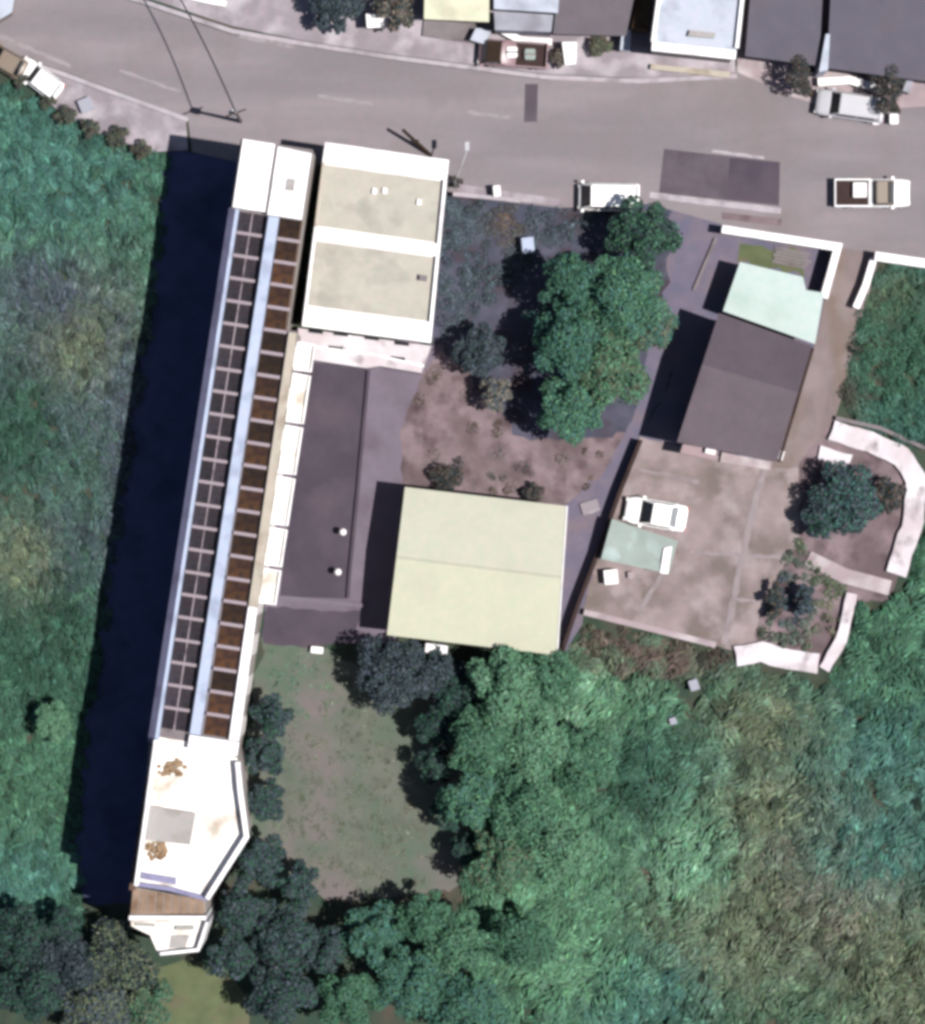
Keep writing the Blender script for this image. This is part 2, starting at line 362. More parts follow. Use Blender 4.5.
# raised north roof slabs
nr = MB().prism(Qp([(-116, -42), (-116, -9.5), (-47, -9.5), (-47, -42)]), rt, rt + 0.75).build('stair_roof', 'white_paint', tall)
MB().prism(Qp([(-114, -6.5), (-112, 28), (-45, 28), (-45, -6.5)]), rt, rt + 0.9).build('stair_roof', 'white_paint', tall)
MB().prism(Qp([(-114, -9.3), (-114, -6.7), (-46, -6.7), (-46, -9.3)]), rt, rt + 0.55).build('gutter', 'grey_mat', tall)
MB().prism(Qp([(-84, 8), (-84, 16), (-72, 16), (-72, 8)]), rt + 0.902, rt + 1.0).build('hatch', 'grey_mat', tall)
# parapets and spine
m = MB()
for (u0, u1) in ((-46, 494),):
    zi, zo = rt + 0.85, rt + 0.30
    MB().prism(Qp([(u0, -38.8), (u0, -35.2), (u1, -35.2), (u1, -38.8)]), rt - 0.1, zi + 0.05).build('coping', 'pale_blue', tall)
    a, b, c, d = P(*Q(u0, -39), zi), P(*Q(u1, -39), zi), P(*Q(u1, -45.5), zo), P(*Q(u0, -45.5), zo)
    v = [a, b, c, d] + [(p[0], p[1], rt - 0.1) for p in (a, b, c, d)]
    m.add(v, [(0, 1, 2, 3), (4, 7, 6, 5), (0, 4, 5, 1), (1, 5, 6, 2), (2, 6, 7, 3), (3, 7, 4, 0)])
m.build('parapet', 'lavender', tall)
MB().prism(Qp([(-44, -5), (-44, 5.5), (480, 5.5), (480, -5)]), rt, rt + 0.95).build('spine_wall', 'pale_blue', tall)
MB().prism(Qp([(68, 32.5), (68, 40.5), (345, 42.8), (345, 33.8)]), rt, rt + 0.55).build('parapet', 'beige', tall)
MB().prism(Qp([(345.3, 33.8), (345.3, 42.8), (480, 45), (480, 34.5)]), rt, rt + 0.55).build('parapet', 'white_paint', tall)
MB().prism(Qp([(-44, 27.5), (-44, 29.5), (66, 29.5), (66, 27.5)]), rt, rt + 0.25).build('parapet', 'brown_facade', tall)
MB().prism(Qp([(481, -5), (481, 45), (495, 45), (495, -5)]), rt, rt + 0.80).build('end_wall', 'white_paint', tall)
# roof bays: dark panels between pale cross beams, each an object
NB = 23; U0, U1 = -45.5, 480.0; pitch = (U1 - U0) / NB
def panel_mesh(wd, ln, th=0.07, tilt=0.0):
    p = MB().box(-wd / 2, wd / 2, -ln / 2, ln / 2, 0, th); return p
kz = G * (H - rt) / H
angb = -math.atan2(0.1506, 0.9886)
def place(me, name, u, v, z, rx=0.0):
    x, y, _ = P(*Q(u, v), z); o = bpy.data.objects.new(name, me); link(o, tall)
    o.location = (x - tall.location.x, y - tall.location.y, z); o.rotation_euler = (rx, 0, angb); return o
pw_w, pw_e = 25.5, 22.5
PMW = panel_mesh((pw_w / 2 - 0.6) * kz, (pitch - 3.6) * kz).mesh('roof_panel', 'brown_panel')
PME = panel_mesh(pw_e * kz, (pitch - 3.6) * kz).mesh('roof_panel', 'brown_panel')
BMW = MB().box(-pw_w / 2 * kz, pw_w / 2 * kz, -1.5 * kz, 1.5 * kz, 0, 0.34).mesh('cross_beam', 'beam')
BME = MB().box(-(pw_e + 1) / 2 * kz, (pw_e + 1) / 2 * kz, -1.7 * kz, 1.7 * kz, 0, 0.40).mesh('cross_beam', 'beam')
for k in range(NB):
    u = U0 + (k + 0.5) * pitch; ve = 18.5 + 2.2 * (u / 480.0)
    for vv in (-27.9, -14.6): place(PMW, 'roof_panel', u, vv, rt + 0.04 + random.uniform(0, 0.03), random.uniform(-0.02, 0.02))
    place(PME, 'roof_panel', u, ve, rt + 0.04 + random.uniform(0, 0.03), random.uniform(-0.02, 0.02))
    if k < NB - 1:
        place(BMW, 'cross_beam', u + pitch / 2, -21.2, rt + 0.002); place(BME, 'cross_beam', u + pitch / 2, ve, rt + 0.002)
MB().prism(Qp([(-45, -21.9), (-45, -20.6), (479, -20.6), (479, -21.9)]), rt + 0.003, rt + 0.22).build('middle_rail', 'beam', tall)
# balconies on the east side
ys = [338, 369, 421, 472, 523, 564, 602]
for a, b in zip(ys[:-1], ys[1:]):
    ua = (a - 260) / UY - 3.5; ub = (b - 260) / UY - 6.5
    q = Qp([(ua + 1.5, 42.5), (ua + 1.5, 60), (ub, 60), (ub, 42.5)])
    bo = MB().prism(q, 8.9, 9.1).build('balcony', 'white_floor', tall)
    MB().prism(strip(q, 1.6), 9.102, 9.35).build('balustrade', 'white_paint', bo)
# facade windows
pw = [P(x, y, RZ) for x, y in Qp([(-110, -43), (490, -43)])]
windows_along(tall, pw[0][:2], pw[1][:2], (1.2, 4.2, 7.2, 10.1), 12)
pe = [P(x, y, RZ) for x, y in Qp([(490, 42), (70, 40.3)])]
windows_along(tall, pe[0][:2], pe[1][:2], (1.2, 4.2, 7.2, 10.1), 10)
# south roof terrace
terr = [(158, 737), (190, 742), (237, 758), (240, 770), (245, 836), (207, 896), (139, 881), (157, 752)]
MB().prism(terr, rt - 0.1, rt + 0.03).build('terrace_floor', 'white_floor', tall)
MB().prism(strip([(237.5, 762), (240, 790), (246.5, 837), (207, 899)], 5), rt - 0.1, rt + 0.95).build('parapet', 'white_paint', tall)
MB().prism(strip([(156, 740), (146, 815), (136, 886)], 4), rt - 0.1, rt + 1.7).build('parapet', 'white_paint', tall)
MB().prism(strip([(136, 884), (170, 889), (207, 899)], 4.5), rt - 0.1, rt + 0.45).build('parapet', 'lavender', tall)
MB().prism([(142, 872), (176, 878), (176, 885), (141, 879)], rt + 0.032, rt + 0.3).build('bench', 'lavender', tall)
MB().prism([(157, 745), (150.5, 745), (129, 890), (135, 890)], 0, 11.2).build('ledge', 'brown_facade', tall)
# lower stepped terraces at the south tip
ld = [(133, 887), (205, 900), (206, 913), (130, 915)]
MB().prism(ld, 0, 10.4).build('wall', 'facade', tall)
for k in range(9):
    t0, t1 = k / 9, (k + 1) / 9 - 0.012
    q = [(133 + 72 * t0, 888 + 12 * t0), (133 + 72 * t1, 888 + 12 * t1), (130.5 + 75 * t1, 914), (130.5 + 75 * t0, 914)]
    MB().prism(q, 10.402, 10.45 + random.uniform(0, 0.02)).build('deck_board', 'deck', tall)
MB().prism(strip([(129, 918), (206, 918)], 4.5), 0, 10.9).build('parapet', 'white_paint', tall)
lw = [(131, 921), (207, 921), (198, 950), (158, 953), (150, 935), (131, 926)]
MB().prism(lw, 0, 9.4).build('wall', 'white_floor', tall)
MB().prism(strip([(207, 922), (198, 950), (160, 954)], 3), 0, 10.1).build('parapet', 'white_paint', tall)
MB().prism([(176, 926), (194, 926), (194, 930), (175, 930)], 9.402, 9.7).build('planter', 'grey_mat', tall)
MB().prism([(171, 935), (190, 935), (185, 948), (169, 948)], 9.402, 9.47).build('floor_mat', 'grey_mat', tall)
MB().prism([(135, 923), (155, 924), (155, 927), (136, 926)], 9.402, 9.6).build('planter', 'grey_mat', tall)
# things on the terrace
def terr_thing(name, label, cat, pts, z0, z1, m, part='top'):
    x = sum(p[0] for p in pts) / len(pts); y = sum(p[1] for p in pts) / len(pts); c = P(x, y, z1)
    r = thing(name, label, cat, (c[0], c[1], z0)); return r
zt = rt + 0.032
r = terr_thing('pavilion', 'low pale grey square roof canopy on the white roof terrace', 'canopy', [(150, 806), (196, 813), (190, 845), (146, 840)], zt, zt + 0.5, 'grey_mat')
MB().prism([(150, 806), (196, 813), (190, 845), (146, 840)], zt + 0.42, zt + 0.5).build('roof', 'grey_mat', r)
for x, y in ((151, 808), (193, 815), (188, 843), (148, 838)):
    c = P(x, y, zt + 0.42); MB().tube([(c[0], c[1], zt), (c[0], c[1], zt + 0.42)], 0.05).build('leg', 'steel', r)

def heap(name, label, cat, px, py, rx, ry, z, h, m, n=14):
    """uneven rounded pile"""
    c = P(px, py, z); r = thing(name, label, cat, (c[0], c[1], z))
    for k in range(n):
        a = random.uniform(0, 6.28); q = random.random() ** 0.6; x = math.cos(a) * rx * q; y = math.sin(a) * ry * q; s_ = random.uniform(0.14, 0.26); hh = h * (1.05 - q) + 0.06
        mb = MB(); ring = [(x + s_ * math.cos(t + a) * random.uniform(0.7, 1.2), y + s_ * math.sin(t + a) * random.uniform(0.7, 1.2)) for t in (0, 1.25, 2.5, 3.75, 5.0)]
        bot = [(p[0], p[1], 0) for p in ring]; top = [(x + (p[0] - x) * 0.6, y + (p[1] - y) * 0.6, hh * random.uniform(0.8, 1.1)) for p in ring]
        mb.add(bot + top, [(4, 3, 2, 1, 0), (5, 6, 7, 8, 9)] + [(i, (i + 1) % 5, 5 + (i + 1) % 5, 5 + i) for i in range(5)])
        mb.build('lump', m, r, local=True)
    return r
heap('rust_heap', 'brown heap of rusty clutter at the north end of white roof terrace', 'clutter', 171, 768, 0.95, 0.6, zt, 0.35, 'rust', 40)
heap('rust_heap', 'brown heap of clutter beside the grey canopy on the roof terrace', 'clutter', 156, 851, 0.7, 0.6, zt, 0.35, 'rust', 34)

# ================================================================== FLAT GREY-CREAM ROOF BUILDING
B2 = [(325, 142), (449, 160), (431, 343), (302, 326)]
c = P(376, 242, 7); b2 = thing('flat_roof_building', 'square building with grey-cream roof crossed by white bands, beside long block', 'building', (c[0], c[1], 0))
MB().prism(inset(B2, 3), 0, 6.8).build('wall', 'facade', b2)
MB().prism(B2, 6.802, 7.0).build('roof_slab', 'white_paint', b2)
def lerp4(q, s, t):
    a = (q[0][0] + (q[1][0] - q[0][0]) * s, q[0][1] + (q[1][1] - q[0][1]) * s); b = (q[3][0] + (q[2][0] - q[3][0]) * s, q[3][1] + (q[2][1] - q[3][1]) * s)
    return (a[0] + (b[0] - a[0]) * t, a[1] + (b[1] - a[1]) * t)
def sub(q, s0, s1, t0, t1): return [lerp4(q, s0, t0), lerp4(q, s1, t0), lerp4(q, s1, t1), lerp4(q, s0, t1)]
MB().prism(sub(B2, 0.025, 0.965, 0.12, 0.455), 7.002, 7.04).build('roof_panel', 'roof_grey_cream', b2)
MB().prism(sub(B2, 0.025, 0.965, 0.535, 0.885), 7.002, 7.04).build('roof_panel', 'roof_grey_cream', b2)
MB().prism(sub(B2, 0.0, 1.0, 0.0, 0.11), 7.002, 7.45).build('roof_band', 'white_paint', b2)
MB().prism(sub(B2, 0.0, 0.972, 0.46, 0.53), 7.002, 7.35).build('roof_band', 'white_paint', b2)
MB().prism(sub(B2, 0.0, 1.0, 0.89, 1.0), 7.002, 7.40).build('roof_band', 'white_paint', b2)
MB().prism(sub(B2, 0.972, 1.0, 0.112, 0.888), 7.002, 7.45).build('parapet', 'white_paint', b2)
MB().prism(sub(B2, 0.0, 0.02, 0.112, 0.458), 7.002, 7.25).build('parapet', 'beige', b2)
for s, t in ((0.42, 0.21), (0.50, 0.20), (0.78, 0.235)):
    MB().prism(sub(B2, s, s + 0.035, t, t + 0.03), 7.042, 7.3).build('roof_vent', 'white_paint', b2)
MB().prism(sub(B2, 0.86, 0.92, 0.64, 0.67), 7.042, 7.5).build('water_tank', 'concrete', b2)
led = [(298, 328), (431, 346), (421, 373), (380, 366), (366, 368), (300, 358)]
MB().prism(led, 0, 4.2).build('gallery', 'soiled_white', b2)
MB().prism(strip([(300, 345), (372, 354), (424, 366)], 2), 4.2, 4.42).build('gallery_kerb', 'white_paint', b2)
for x, y in ((316, 331.5), (341, 334), (372, 338), (402, 343.5), (305, 345), (336, 348), (398, 358.5)):
    q = [(x - 7, y - 2.5), (x + 7, y - 0.8), (x + 7, y + 2.7), (x - 7, y + 1)]
    MB().prism(q, 4.202, 4.34).build('skylight', 'glass', b2)
pp = [P(x, y, 6.8) for x, y in inset(B2, 3)]
windows_along(b2, pp[2][:2], pp[1][:2], (1.2, 4.4), 5); windows_along(b2, pp[1][:2], pp[0][:2], (1.2, 4.4), 4)

# ================================================================== GABLE HELPER, CREAM SQUARE BUILDING
def gable(root, q, tl, tr, ze, zr_, mn, ms, over=0.0, th=0.07):
    """two slopes: north and south of a ridge at fractions tl / tr of the left and right edges"""
    L = (q[0][0] + (q[3][0] - q[0][0]) * tl, q[0][1] + (q[3][1] - q[0][1]) * tl); R = (q[1][0] + (q[2][0] - q[1][0]) * tr, q[1][1] + (q[2][1] - q[1][1]) * tr)
    for nm, pts, mm in (('roof_slope', [(q[0], ze), (q[1], ze), (R, zr_), (L, zr_)], mn), ('roof_slope', [(L, zr_), (R, zr_), (q[2], ze), (q[3], ze)], ms)):
        t = [P(p[0], p[1], z) for p, z in pts]; b = [(x, y, z - th) for x, y, z in t]
        MB().add(t + b, [(0, 3, 2, 1), (4, 5, 6, 7), (0, 1, 5, 4), (1, 2, 6, 5), (2, 3, 7, 6), (3, 0, 4, 7)]).build(nm, mm, root)
    return L, R
B3 = [(405, 487), (566, 506), (556, 655), (387, 635)]
c = P(478, 572, 4); b3 = thing('cream_hall', 'square hall with a pale cream-yellow metal gable roof', 'building', (c[0], c[1], 0))
MB().prism(inset(B3, 4), 0, 4.45).build('wall', 'facade', b3)
L, R = gable(b3, B3, 0.475, 0.48, 4.6, 5.0, 'cream_north', 'cream_south')
MB().tube([P(L[0], L[1], 5.01), P(R[0], R[1], 5.01)], 0.07, 6).build('ridge_cap', 'cream_north', b3)
for a, b in (((566, 506), (556, 655)), ):
    MB().tube([P(a[0] + 1, a[1], 4.55), P(b[0] + 1, b[1], 4.55)], 0.06, 6).build('gutter', 'white_paint', b3)
pp = [P(x, y, 4.45) for x, y in inset(B3, 4)]
windows_along(b3, pp[0][:2], pp[3][:2], (1.3,), 4); windows_along(b3, pp[2][:2], pp[1][:2], (1.3,), 4)
q = [(426, 643), (448, 646), (447, 655), (425, 652)]
MB().prism(q, 2.6, 2.75).build('porch_roof', 'white_paint', b3)

# ================================================================== HOUSE WITH MINT AND MAUVE ROOFS
c = P(750, 360); b5 = thing('mint_roofed_house', 'house with mint sheet roof at the road end and mauve-grey roof behind', 'house', (c[0], c[1], 0))
RM = [(740, 262), (803, 277), (806, 290), (824, 293), (815, 344), (723, 311)]
RG = [(719, 313), (812, 346), (777, 462), (677, 442)]
MB().prism([(744, 268), (799, 281), (803, 294), (819, 297), (811, 339), (728, 308)], 0, 2.9).build('wall', 'facade', b5)
MB().prism([(723, 318), (807, 348), (774, 457), (682, 438)], 0, 5.5).build('wall', 'brown_facade', b5)
MB().prism(RM, 2.902, 3.02).build('mint_roof', 'mint_roof', b5)
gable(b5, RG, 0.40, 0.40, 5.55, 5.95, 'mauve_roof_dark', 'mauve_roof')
MB().prism(strip([(813, 348), (779, 462)], 3), 5.45, 5.62).build('gutter', 'dark_wall', b5)
MB().prism([(683, 444), (718, 450), (716, 460), (680, 453)], 2.6, 2.72).build('porch_roof', 'car_maroon', b5)
MB().prism([(706, 448), (716, 450), (715, 455), (705, 453)], 2.722, 3.2).build('water_tank', 'white_paint', b5)
MB().prism([(722, 452), (772, 462), (770, 470), (720, 462)], 0, 0.35).build('step', 'pink_paving', b5)
pp = [P(x, y, 5.5) for x, y in [(723, 318), (807, 348), (774, 457), (682, 438)]]
windows_along(b5, pp[0][:2], pp[3][:2], (1.2, 3.9), 4); windows_along(b5, pp[2][:2], pp[1][:2], (1.2, 3.9), 4)
windows_along(b5, pp[3][:2], pp[2][:2], (1.2, 3.9), 3)

# ================================================================== HOUSES NORTH OF THE ROAD
def house(name, label, q, z, roof_m, wall_m='facade', parapet=None, slab=0.2):
    x = sum(p[0] for p in q) / len(q); y = sum(p[1] for p in q) / len(q); c = P(x, y, z)
    r = thing(name, label, 'house', (c[0], c[1], 0))
    MB().prism(inset(q, 3), 0.1, z - slab).build('wall', wall_m, r)
    MB().prism(q, z - slab + 0.002, z).build('roof', roof_m, r)
    if parapet:
        for a, b, wp, hh, mm in parapet: MB().prism(strip([a, b], wp), z + 0.002, z + hh).build('parapet', mm, r)
    return r
h = house('lemon_roof_house', 'house with pale lemon flat roof at the top edge, beside dry trees', [(426, -70), (490, -70), (489, 22), (424, 19)], 4.0, 'lemon_roof')
MB().prism([(424, 20), (480, 24), (478, 44), (422, 36)], 0.1, 0.35).build('forecourt', 'concrete', h)
h = house('ice_roof_house', 'narrow house with pale blue-white roof stepping down to the road', [(493, -70), (563, -70), (558, 13), (494, 9)], 4.2, 'ice_roof')
MB().prism([(494, 11), (556, 15), (551, 32), (495, 30)], 0.1, 3.3).build('porch_roof', 'ice_step', h)
MB().prism(strip([(496, 27), (520, 40), (552, 42)], 7), 0.1, 0.9).build('front_wall', 'white_paint', h)
h = house('grey_roof_house', 'house with plain mauve-grey roof between white-roofed neighbours at top edge', [(565, -70), (648, -70), (626, 36), (553, 34)], 3.6, 'grey_roof', 'concrete')
MB().prism([(650, -70), (660, -70), (648, 30), (632, 28)], 0.1, 2.9).build('side_passage_roof', 'wood', h)
h = house('white_roof_house', 'tall house with white roof and thick white front parapet at top edge', [(666, -70), (752, -70), (735, 60), (651, 51)], 5.4, 'ice_roof', 'facade',
          [((652, 46), (736, 55), 9, 0.55, 'white_paint'), ((668, -70), (653, 42), 4, 0.4, 'white_paint'), ((750, -70), (737, 48), 4, 0.4, 'white_paint')])
MB().prism([(690, 30), (716, 33), (714, 38), (688, 36)], 5.402, 5.8).build('water_tank', 'grey_mat', h)
MB().prism([(651, 64), (730, 72), (729, 78), (650, 69)], 0.1, 0.55).build('front_step', 'beige', h)
h = house('blue_grey_roof_house', 'wide house with dark blue-grey roof left of the white dividing fin', [(756, -70), (826, -70), (819, 66), (745, 56)], 3.8, 'blue_grey_roof', 'concrete')
h = house('blue_grey_roof_house', 'wide house with dark blue-grey roof right of the white dividing fin', [(834, -70), (1010, -70), (1000, 90), (900, 78), (827, 68)], 3.8, 'blue_grey_roof', 'concrete')
c = P(824, 52, 4.4); r = thing('party_wall', 'tapering white dividing fin wall between two blue-grey roofs', 'wall', (c[0], c[1], 0))
MB().prism([(826, 34), (830, 34), (828, 70), (819, 72)], 0.1, 4.5).build('wall', 'ice_roof', r)
wall('front_wall', 'long white front wall below the blue-grey roof right of the fin', 'wall', [(818, 82), (850, 80), (892, 92)], 8, 1.0, 'white_paint')
wall('front_wall', 'short pale wall at the right edge below blue-grey roof', 'wall', [(906, 92), (920, 52), (980, 60)], 7, 1.6, 'ice_step')
h = house('corner_house', 'white roofed house cut off at the upper left corner', [(-160, -90), (30, -90), (12, 12), (-14, 28), (-160, -10)], 4.0, 'ice_roof')
c = P(210, -6, 0); wall('front_wall', 'low white wall at the top edge above the road bend', 'wall', [(180, -6), (206, 0), (226, 4)], 6, 0.8, 'white_paint')

def slab(name, label, cat, pts, z0, z1, m, m2):
    x = sum(p[0] for p in pts) / len(pts); y = sum(p[1] for p in pts) / len(pts); c = P(x, y, z1); r = thing(name, label, cat, (c[0], c[1], 0))
    MB().prism(inset(pts, 1.5), z0, z1 - 0.1).build('wall', m2, r); MB().prism(pts, z1 - 0.098, z1).build('roof', m, r); return r
slab('shed', 'tiny white roofed shed between the dark and dry trees at top edge', 'shed', [(366, 14), (388, 12), (388, 27), (367, 28)], 0.1, 2.0, 'white_paint', 'facade')
slab('porch', 'white forecourt porch right of the maroon truck', 'porch', [(562, 42), (577, 42), (576, 64), (565, 65)], 0.1, 1.6, 'white_paint', 'facade')
slab('porch', 'narrow pale porch in the gap left of the tall white roofed house', 'porch', [(622, 30), (631, 30), (630, 52), (620, 50)], 0.1, 1.8, 'ice_roof', 'facade')
slab('porch', 'pale porch at the corner left of the maroon truck', 'porch', [(476, 28), (492, 30), (484, 44), (470, 40)], 0.1, 1.4, 'ice_roof', 'facade')
c = P(790, 258, 0.2); r = thing('plank_stack', 'grey planks lying in the front yard of the mint roofed house', 'planks', (c[0], c[1], 0.07), -0.2)
for k in range(5): MB().box(-1.2 + 0.1 * (k % 2), 1.2 + 0.15 * (k % 3), -0.55 + k * 0.24, -0.36 + k * 0.24, 0, 0.08 + 0.03 * (k % 2)).build('plank', 'concrete', r, local=True)
# ================================================================== BOUNDARY WALLS
wall('boundary_wall', 'white-topped front wall of the mint roofed house yard', 'wall', [(722, 229), (780, 238), (838, 247), (824, 298)], 5, 1.9, 'facade', 3)
wall('boundary_wall', 'white-topped wall at the right edge along the green plot', 'wall', [(875, 256), (930, 264), (1050, 282)], 6, 1.6, 'facade', 3)
wall('side_wall', 'short white wall bordering the driveway by the green plot', 'wall', [(874, 258), (866, 285), (856, 308)], 5, 1.0, 'soiled_white', 2)
wall('side_wall', 'thin low grey kerb wall west of the mint roofed house yard', 'wall', [(716, 238), (700, 276), (694, 290)], 3, 0.25, 'concrete')
wall('lane_wall', 'dark narrow wall running along the lane beside the concrete yard', 'wall', [(641, 440), (620, 492), (600, 548), (580, 600), (562, 652)], 4, 1.3, 'dark_wall')
wall('yard_wall', 'low pale wall along the south edge of the concrete yard', 'wall', [(584, 612), (640, 626), (716, 645)], 6, 0.7, 'pink_paving')
wall('garden_wall', 'thin white roadside wall beside the grey-cream roofed building', 'wall', [(453, 194), (485, 197), (520, 201)], 4, 1.1, 'kerb_paint')
wall('court_kerb', 'pale low kerb at the south end of the dark parking court', 'kerb', [(278, 597), (320, 601), (366, 606)], 4, 0.25, 'light_path')
wall('court_kerb', 'thin dark upstand along the east side of dark parking court', 'kerb', [(369, 366), (358, 490), (350, 570), (348, 598)], 3, 0.30, 'court')
wall('plot_wall', 'thin grey stone wall between green plot and white terrace', 'wall', [(836, 418), (880, 428), (925, 448)], 4, 0.6, 'concrete')
wall('terrace_wall', 'broad white curved terrace walk at right edge around the dark tree', 'wall', [(832, 430), (870, 442), (902, 456), (917, 480), (914, 520), (903, 552), (896, 574)], 20, 0.5, 'soiled_white')
wall('terrace_wall', 'short white slab at the end of driveway above dark tree', 'wall', [(819, 453), (850, 462)], 14, 0.35, 'soiled_white')
wall('terrace_wall', 'white slanting wall at the lower right of the garden terrace', 'wall', [(852, 594), (842, 640), (824, 670)], 11, 0.6, 'soiled_white')
wall('terrace_wall', 'pinkish white stepped slab along the bottom of garden terrace', 'wall', [(736, 656), (762, 652), (790, 660), (818, 664)], 20, 0.45, 'soiled_white')
wall('garden_walk', 'pinkish paved walk crossing the garden terrace', 'path', [(808, 558), (845, 576), (890, 588)], 15, 0.25, 'pink_paving')
# worn pale strips across the concrete yard
Z[0] = 0.062
yz = [o for o in bpy.data.objects if o.name == 'concrete_yard'][0]
for pts, wd in (([(764, 470), (748, 530), (736, 590), (724, 645)], 6), ([(690, 552), (750, 556), (792, 557)], 4), ([(668, 566), (652, 590), (640, 610)], 5), ([(640, 470), (700, 482)], 4), ([(735, 600), (780, 602)], 3)):
    zs_ = globals().get('zs_', 0.0665) + 0.004
    o = MB().sheet(jag(strip(pts, wd), 7, 1.2), zs_).build('pale_strip', 'pale_concrete', yz)

# ================================================================== VEHICLES
def loft(mb, sects):
    n = len(sects[0]); b = len(mb.v)
    for s_ in sects: mb.v += s_
    for i in range(len(sects) - 1):
        for k in range(n):
            mb.f.append((b + i * n + k, b + i * n + (k + 1) % n, b + (i + 1) * n + (k + 1) % n, b + (i + 1) * n + k))
    mb.f.append(tuple(b + k for k in range(n))); mb.f.append(tuple(b + (len(sects) - 1) * n + k for k in range(n))[::-1])
def body_section(x, w_, zb, zt):
    return [(x, -w_ * 0.92, zb), (x, -w_, zb + 0.15), (x, -w_, zb + (zt - zb) * 0.6), (x, -w_ * 0.95, zt - 0.06), (x, -w_ * 0.78, zt), (x, 0, zt + 0.02),
            (x, w_ * 0.78, zt), (x, w_ * 0.95, zt - 0.06), (x, w_, zb + (zt - zb) * 0.6), (x, w_, zb + 0.15), (x, w_ * 0.92, zb)]
def vehicle(name, label, cat, px, py, ang, L, W, stations, cab, paint, roof_paint=None, glass_rear='glass', z=0.07, bed=None, belt=None):
    """stations: (x/L, width/W, top z); cab: (x0,x1 at belt, x2,x3 at roof, belt z, roof z); x forward"""
    c = P(px, py, 0.8); r = thing(name, label, cat, (c[0], c[1], z), math.radians(ang))
    mb = MB(); loft(mb, [body_section(sx * L, sw * W / 2, 0.22, zt) for sx, sw, zt in stations])
    mb.build('body', paint, r, smooth=True, local=True)
    x0, x1, x2, x3, zb, zr_ = cab; x0, x1, x2, x3 = (q * L for q in (x0, x1, x2, x3)); wb, wr = W / 2 * 0.90, W / 2 * 0.76
    lo = [(x0, -wb, zb - 0.05), (x1, -wb, zb - 0.05), (x1, wb, zb - 0.05), (x0, wb, zb - 0.05)]
    hi = [(x2, -wr, zr_), (x3, -wr, zr_), (x3, wr, zr_), (x2, wr, zr_)]
    MB().add(lo + hi, [(3, 2, 1, 0), (4, 5, 6, 7), (0, 1, 5, 4), (1, 2, 6, 5), (2, 3, 7, 6), (3, 0, 4, 7)]).build('cabin', roof_paint or paint, r, bevel=0.05, smooth=False, local=True)
    def pane(nm, ids, m_, u0=0.07, u1=0.93, v0=0.12, v1=0.90):
        q = [np.array((lo + hi)[i]) for i in ids]            # bottom-left, bottom-right, top-right, top-left
        nrm = np.cross(q[1] - q[0], q[3] - q[0]); nrm /= np.linalg.norm(nrm); out = []
        for u, v in ((u0, v0), (u1, v0), (u1, v1), (u0, v1)):
            a = q[0] * (1 - u) + q[1] * u; b = q[3] * (1 - u) + q[2] * u; out.append(a * (1 - v) + b * v)
        f = [tuple(p + nrm * 0.012) for p in out]; bk = [tuple(p - nrm * 0.01) for p in out]
        MB().add(f + bk, [(0, 1, 2, 3), (7, 6, 5, 4), (0, 4, 5, 1), (1, 5, 6, 2), (2, 6, 7, 3), (3, 7, 4, 0)]).build(nm, m_, r, local=True)
    pane('windscreen', (1, 2, 6, 5), 'glass', 0.04, 0.96, 0.05, 0.97); pane('rear_window', (3, 0, 4, 7), glass_rear)
    for ids in ((0, 1, 5, 4), (2, 3, 7, 6)):
        pane('side_window', ids, 'glass', 0.10, 0.48); pane('side_window', ids, 'glass', 0.52, 0.90)
    for sx in (-0.31, 0.32):
        for sy in (-1, 1):
            x, y = sx * L, sy * (W / 2 - 0.08)
            t = MB().tube([(x, y - 0.10, 0.31), (x, y + 0.10, 0.31)], 0.31, 14).build('wheel', 'rubber', r, local=True)
            MB().tube([(x, y + sy * 0.101, 0.31), (x, y + sy * 0.125, 0.31)], 0.19, 10).build('rim', 'alloy', t, local=True)
    for sy in (-1, 1):
        MB().box(stations[-1][0] * L - 0.06, stations[-1][0] * L + 0.03, sy * W * 0.36 - 0.14, sy * W * 0.36 + 0.14, 0.58, 0.72).build('headlight', 'lens', r, local=True)
        MB().box(stations[0][0] * L - 0.03, stations[0][0] * L + 0.06, sy * W * 0.38 - 0.10, sy * W * 0.38 + 0.10, 0.62, 0.80).build('tail_light', 'tail_red', r, local=True)
        MB().box(x1 - 0.25, x1 - 0.05, sy * (W / 2 + 0.04) - 0.09, sy * (W / 2 + 0.04) + 0.09, zb, zb + 0.14).build('mirror', paint, r, local=True)
    if bed:
        b0, b1, z0, z1 = bed; b0 *= L; b1 *= L; hw = W / 2 - 0.03
        MB().box(b0, b1, -hw + 0.1, hw - 0.1, z0, z0 + 0.04).build('bed_floor', 'dark_wall', r, local=True)
        for sy in (-1, 1): MB().box(b0, b1, min(sy * hw, sy * (hw - 0.09)), max(sy * hw, sy * (hw - 0.09)), z0 + 0.002, z1).build('bed_side', paint, r, local=True)
        MB().box(b0, b0 + 0.07, -hw + 0.092, hw - 0.092, z0 + 0.042, z1 - 0.003).build('tailgate', paint, r, local=True)
    return r
SED = [(-0.5, 0.80, 0.78), (-0.47, 0.92, 0.90), (-0.30, 1.0, 0.95), (0.1, 1.0, 0.93), (0.36, 0.98, 0.84), (0.47, 0.88, 0.76), (0.5, 0.74, 0.66)]
VAN = [(-0.5, 0.90, 0.95), (-0.48, 0.98, 1.0), (-0.2, 1.0, 1.02), (0.25, 1.0, 1.02), (0.42, 0.96, 0.98), (0.48, 0.88, 0.9), (0.5, 0.78, 0.78)]
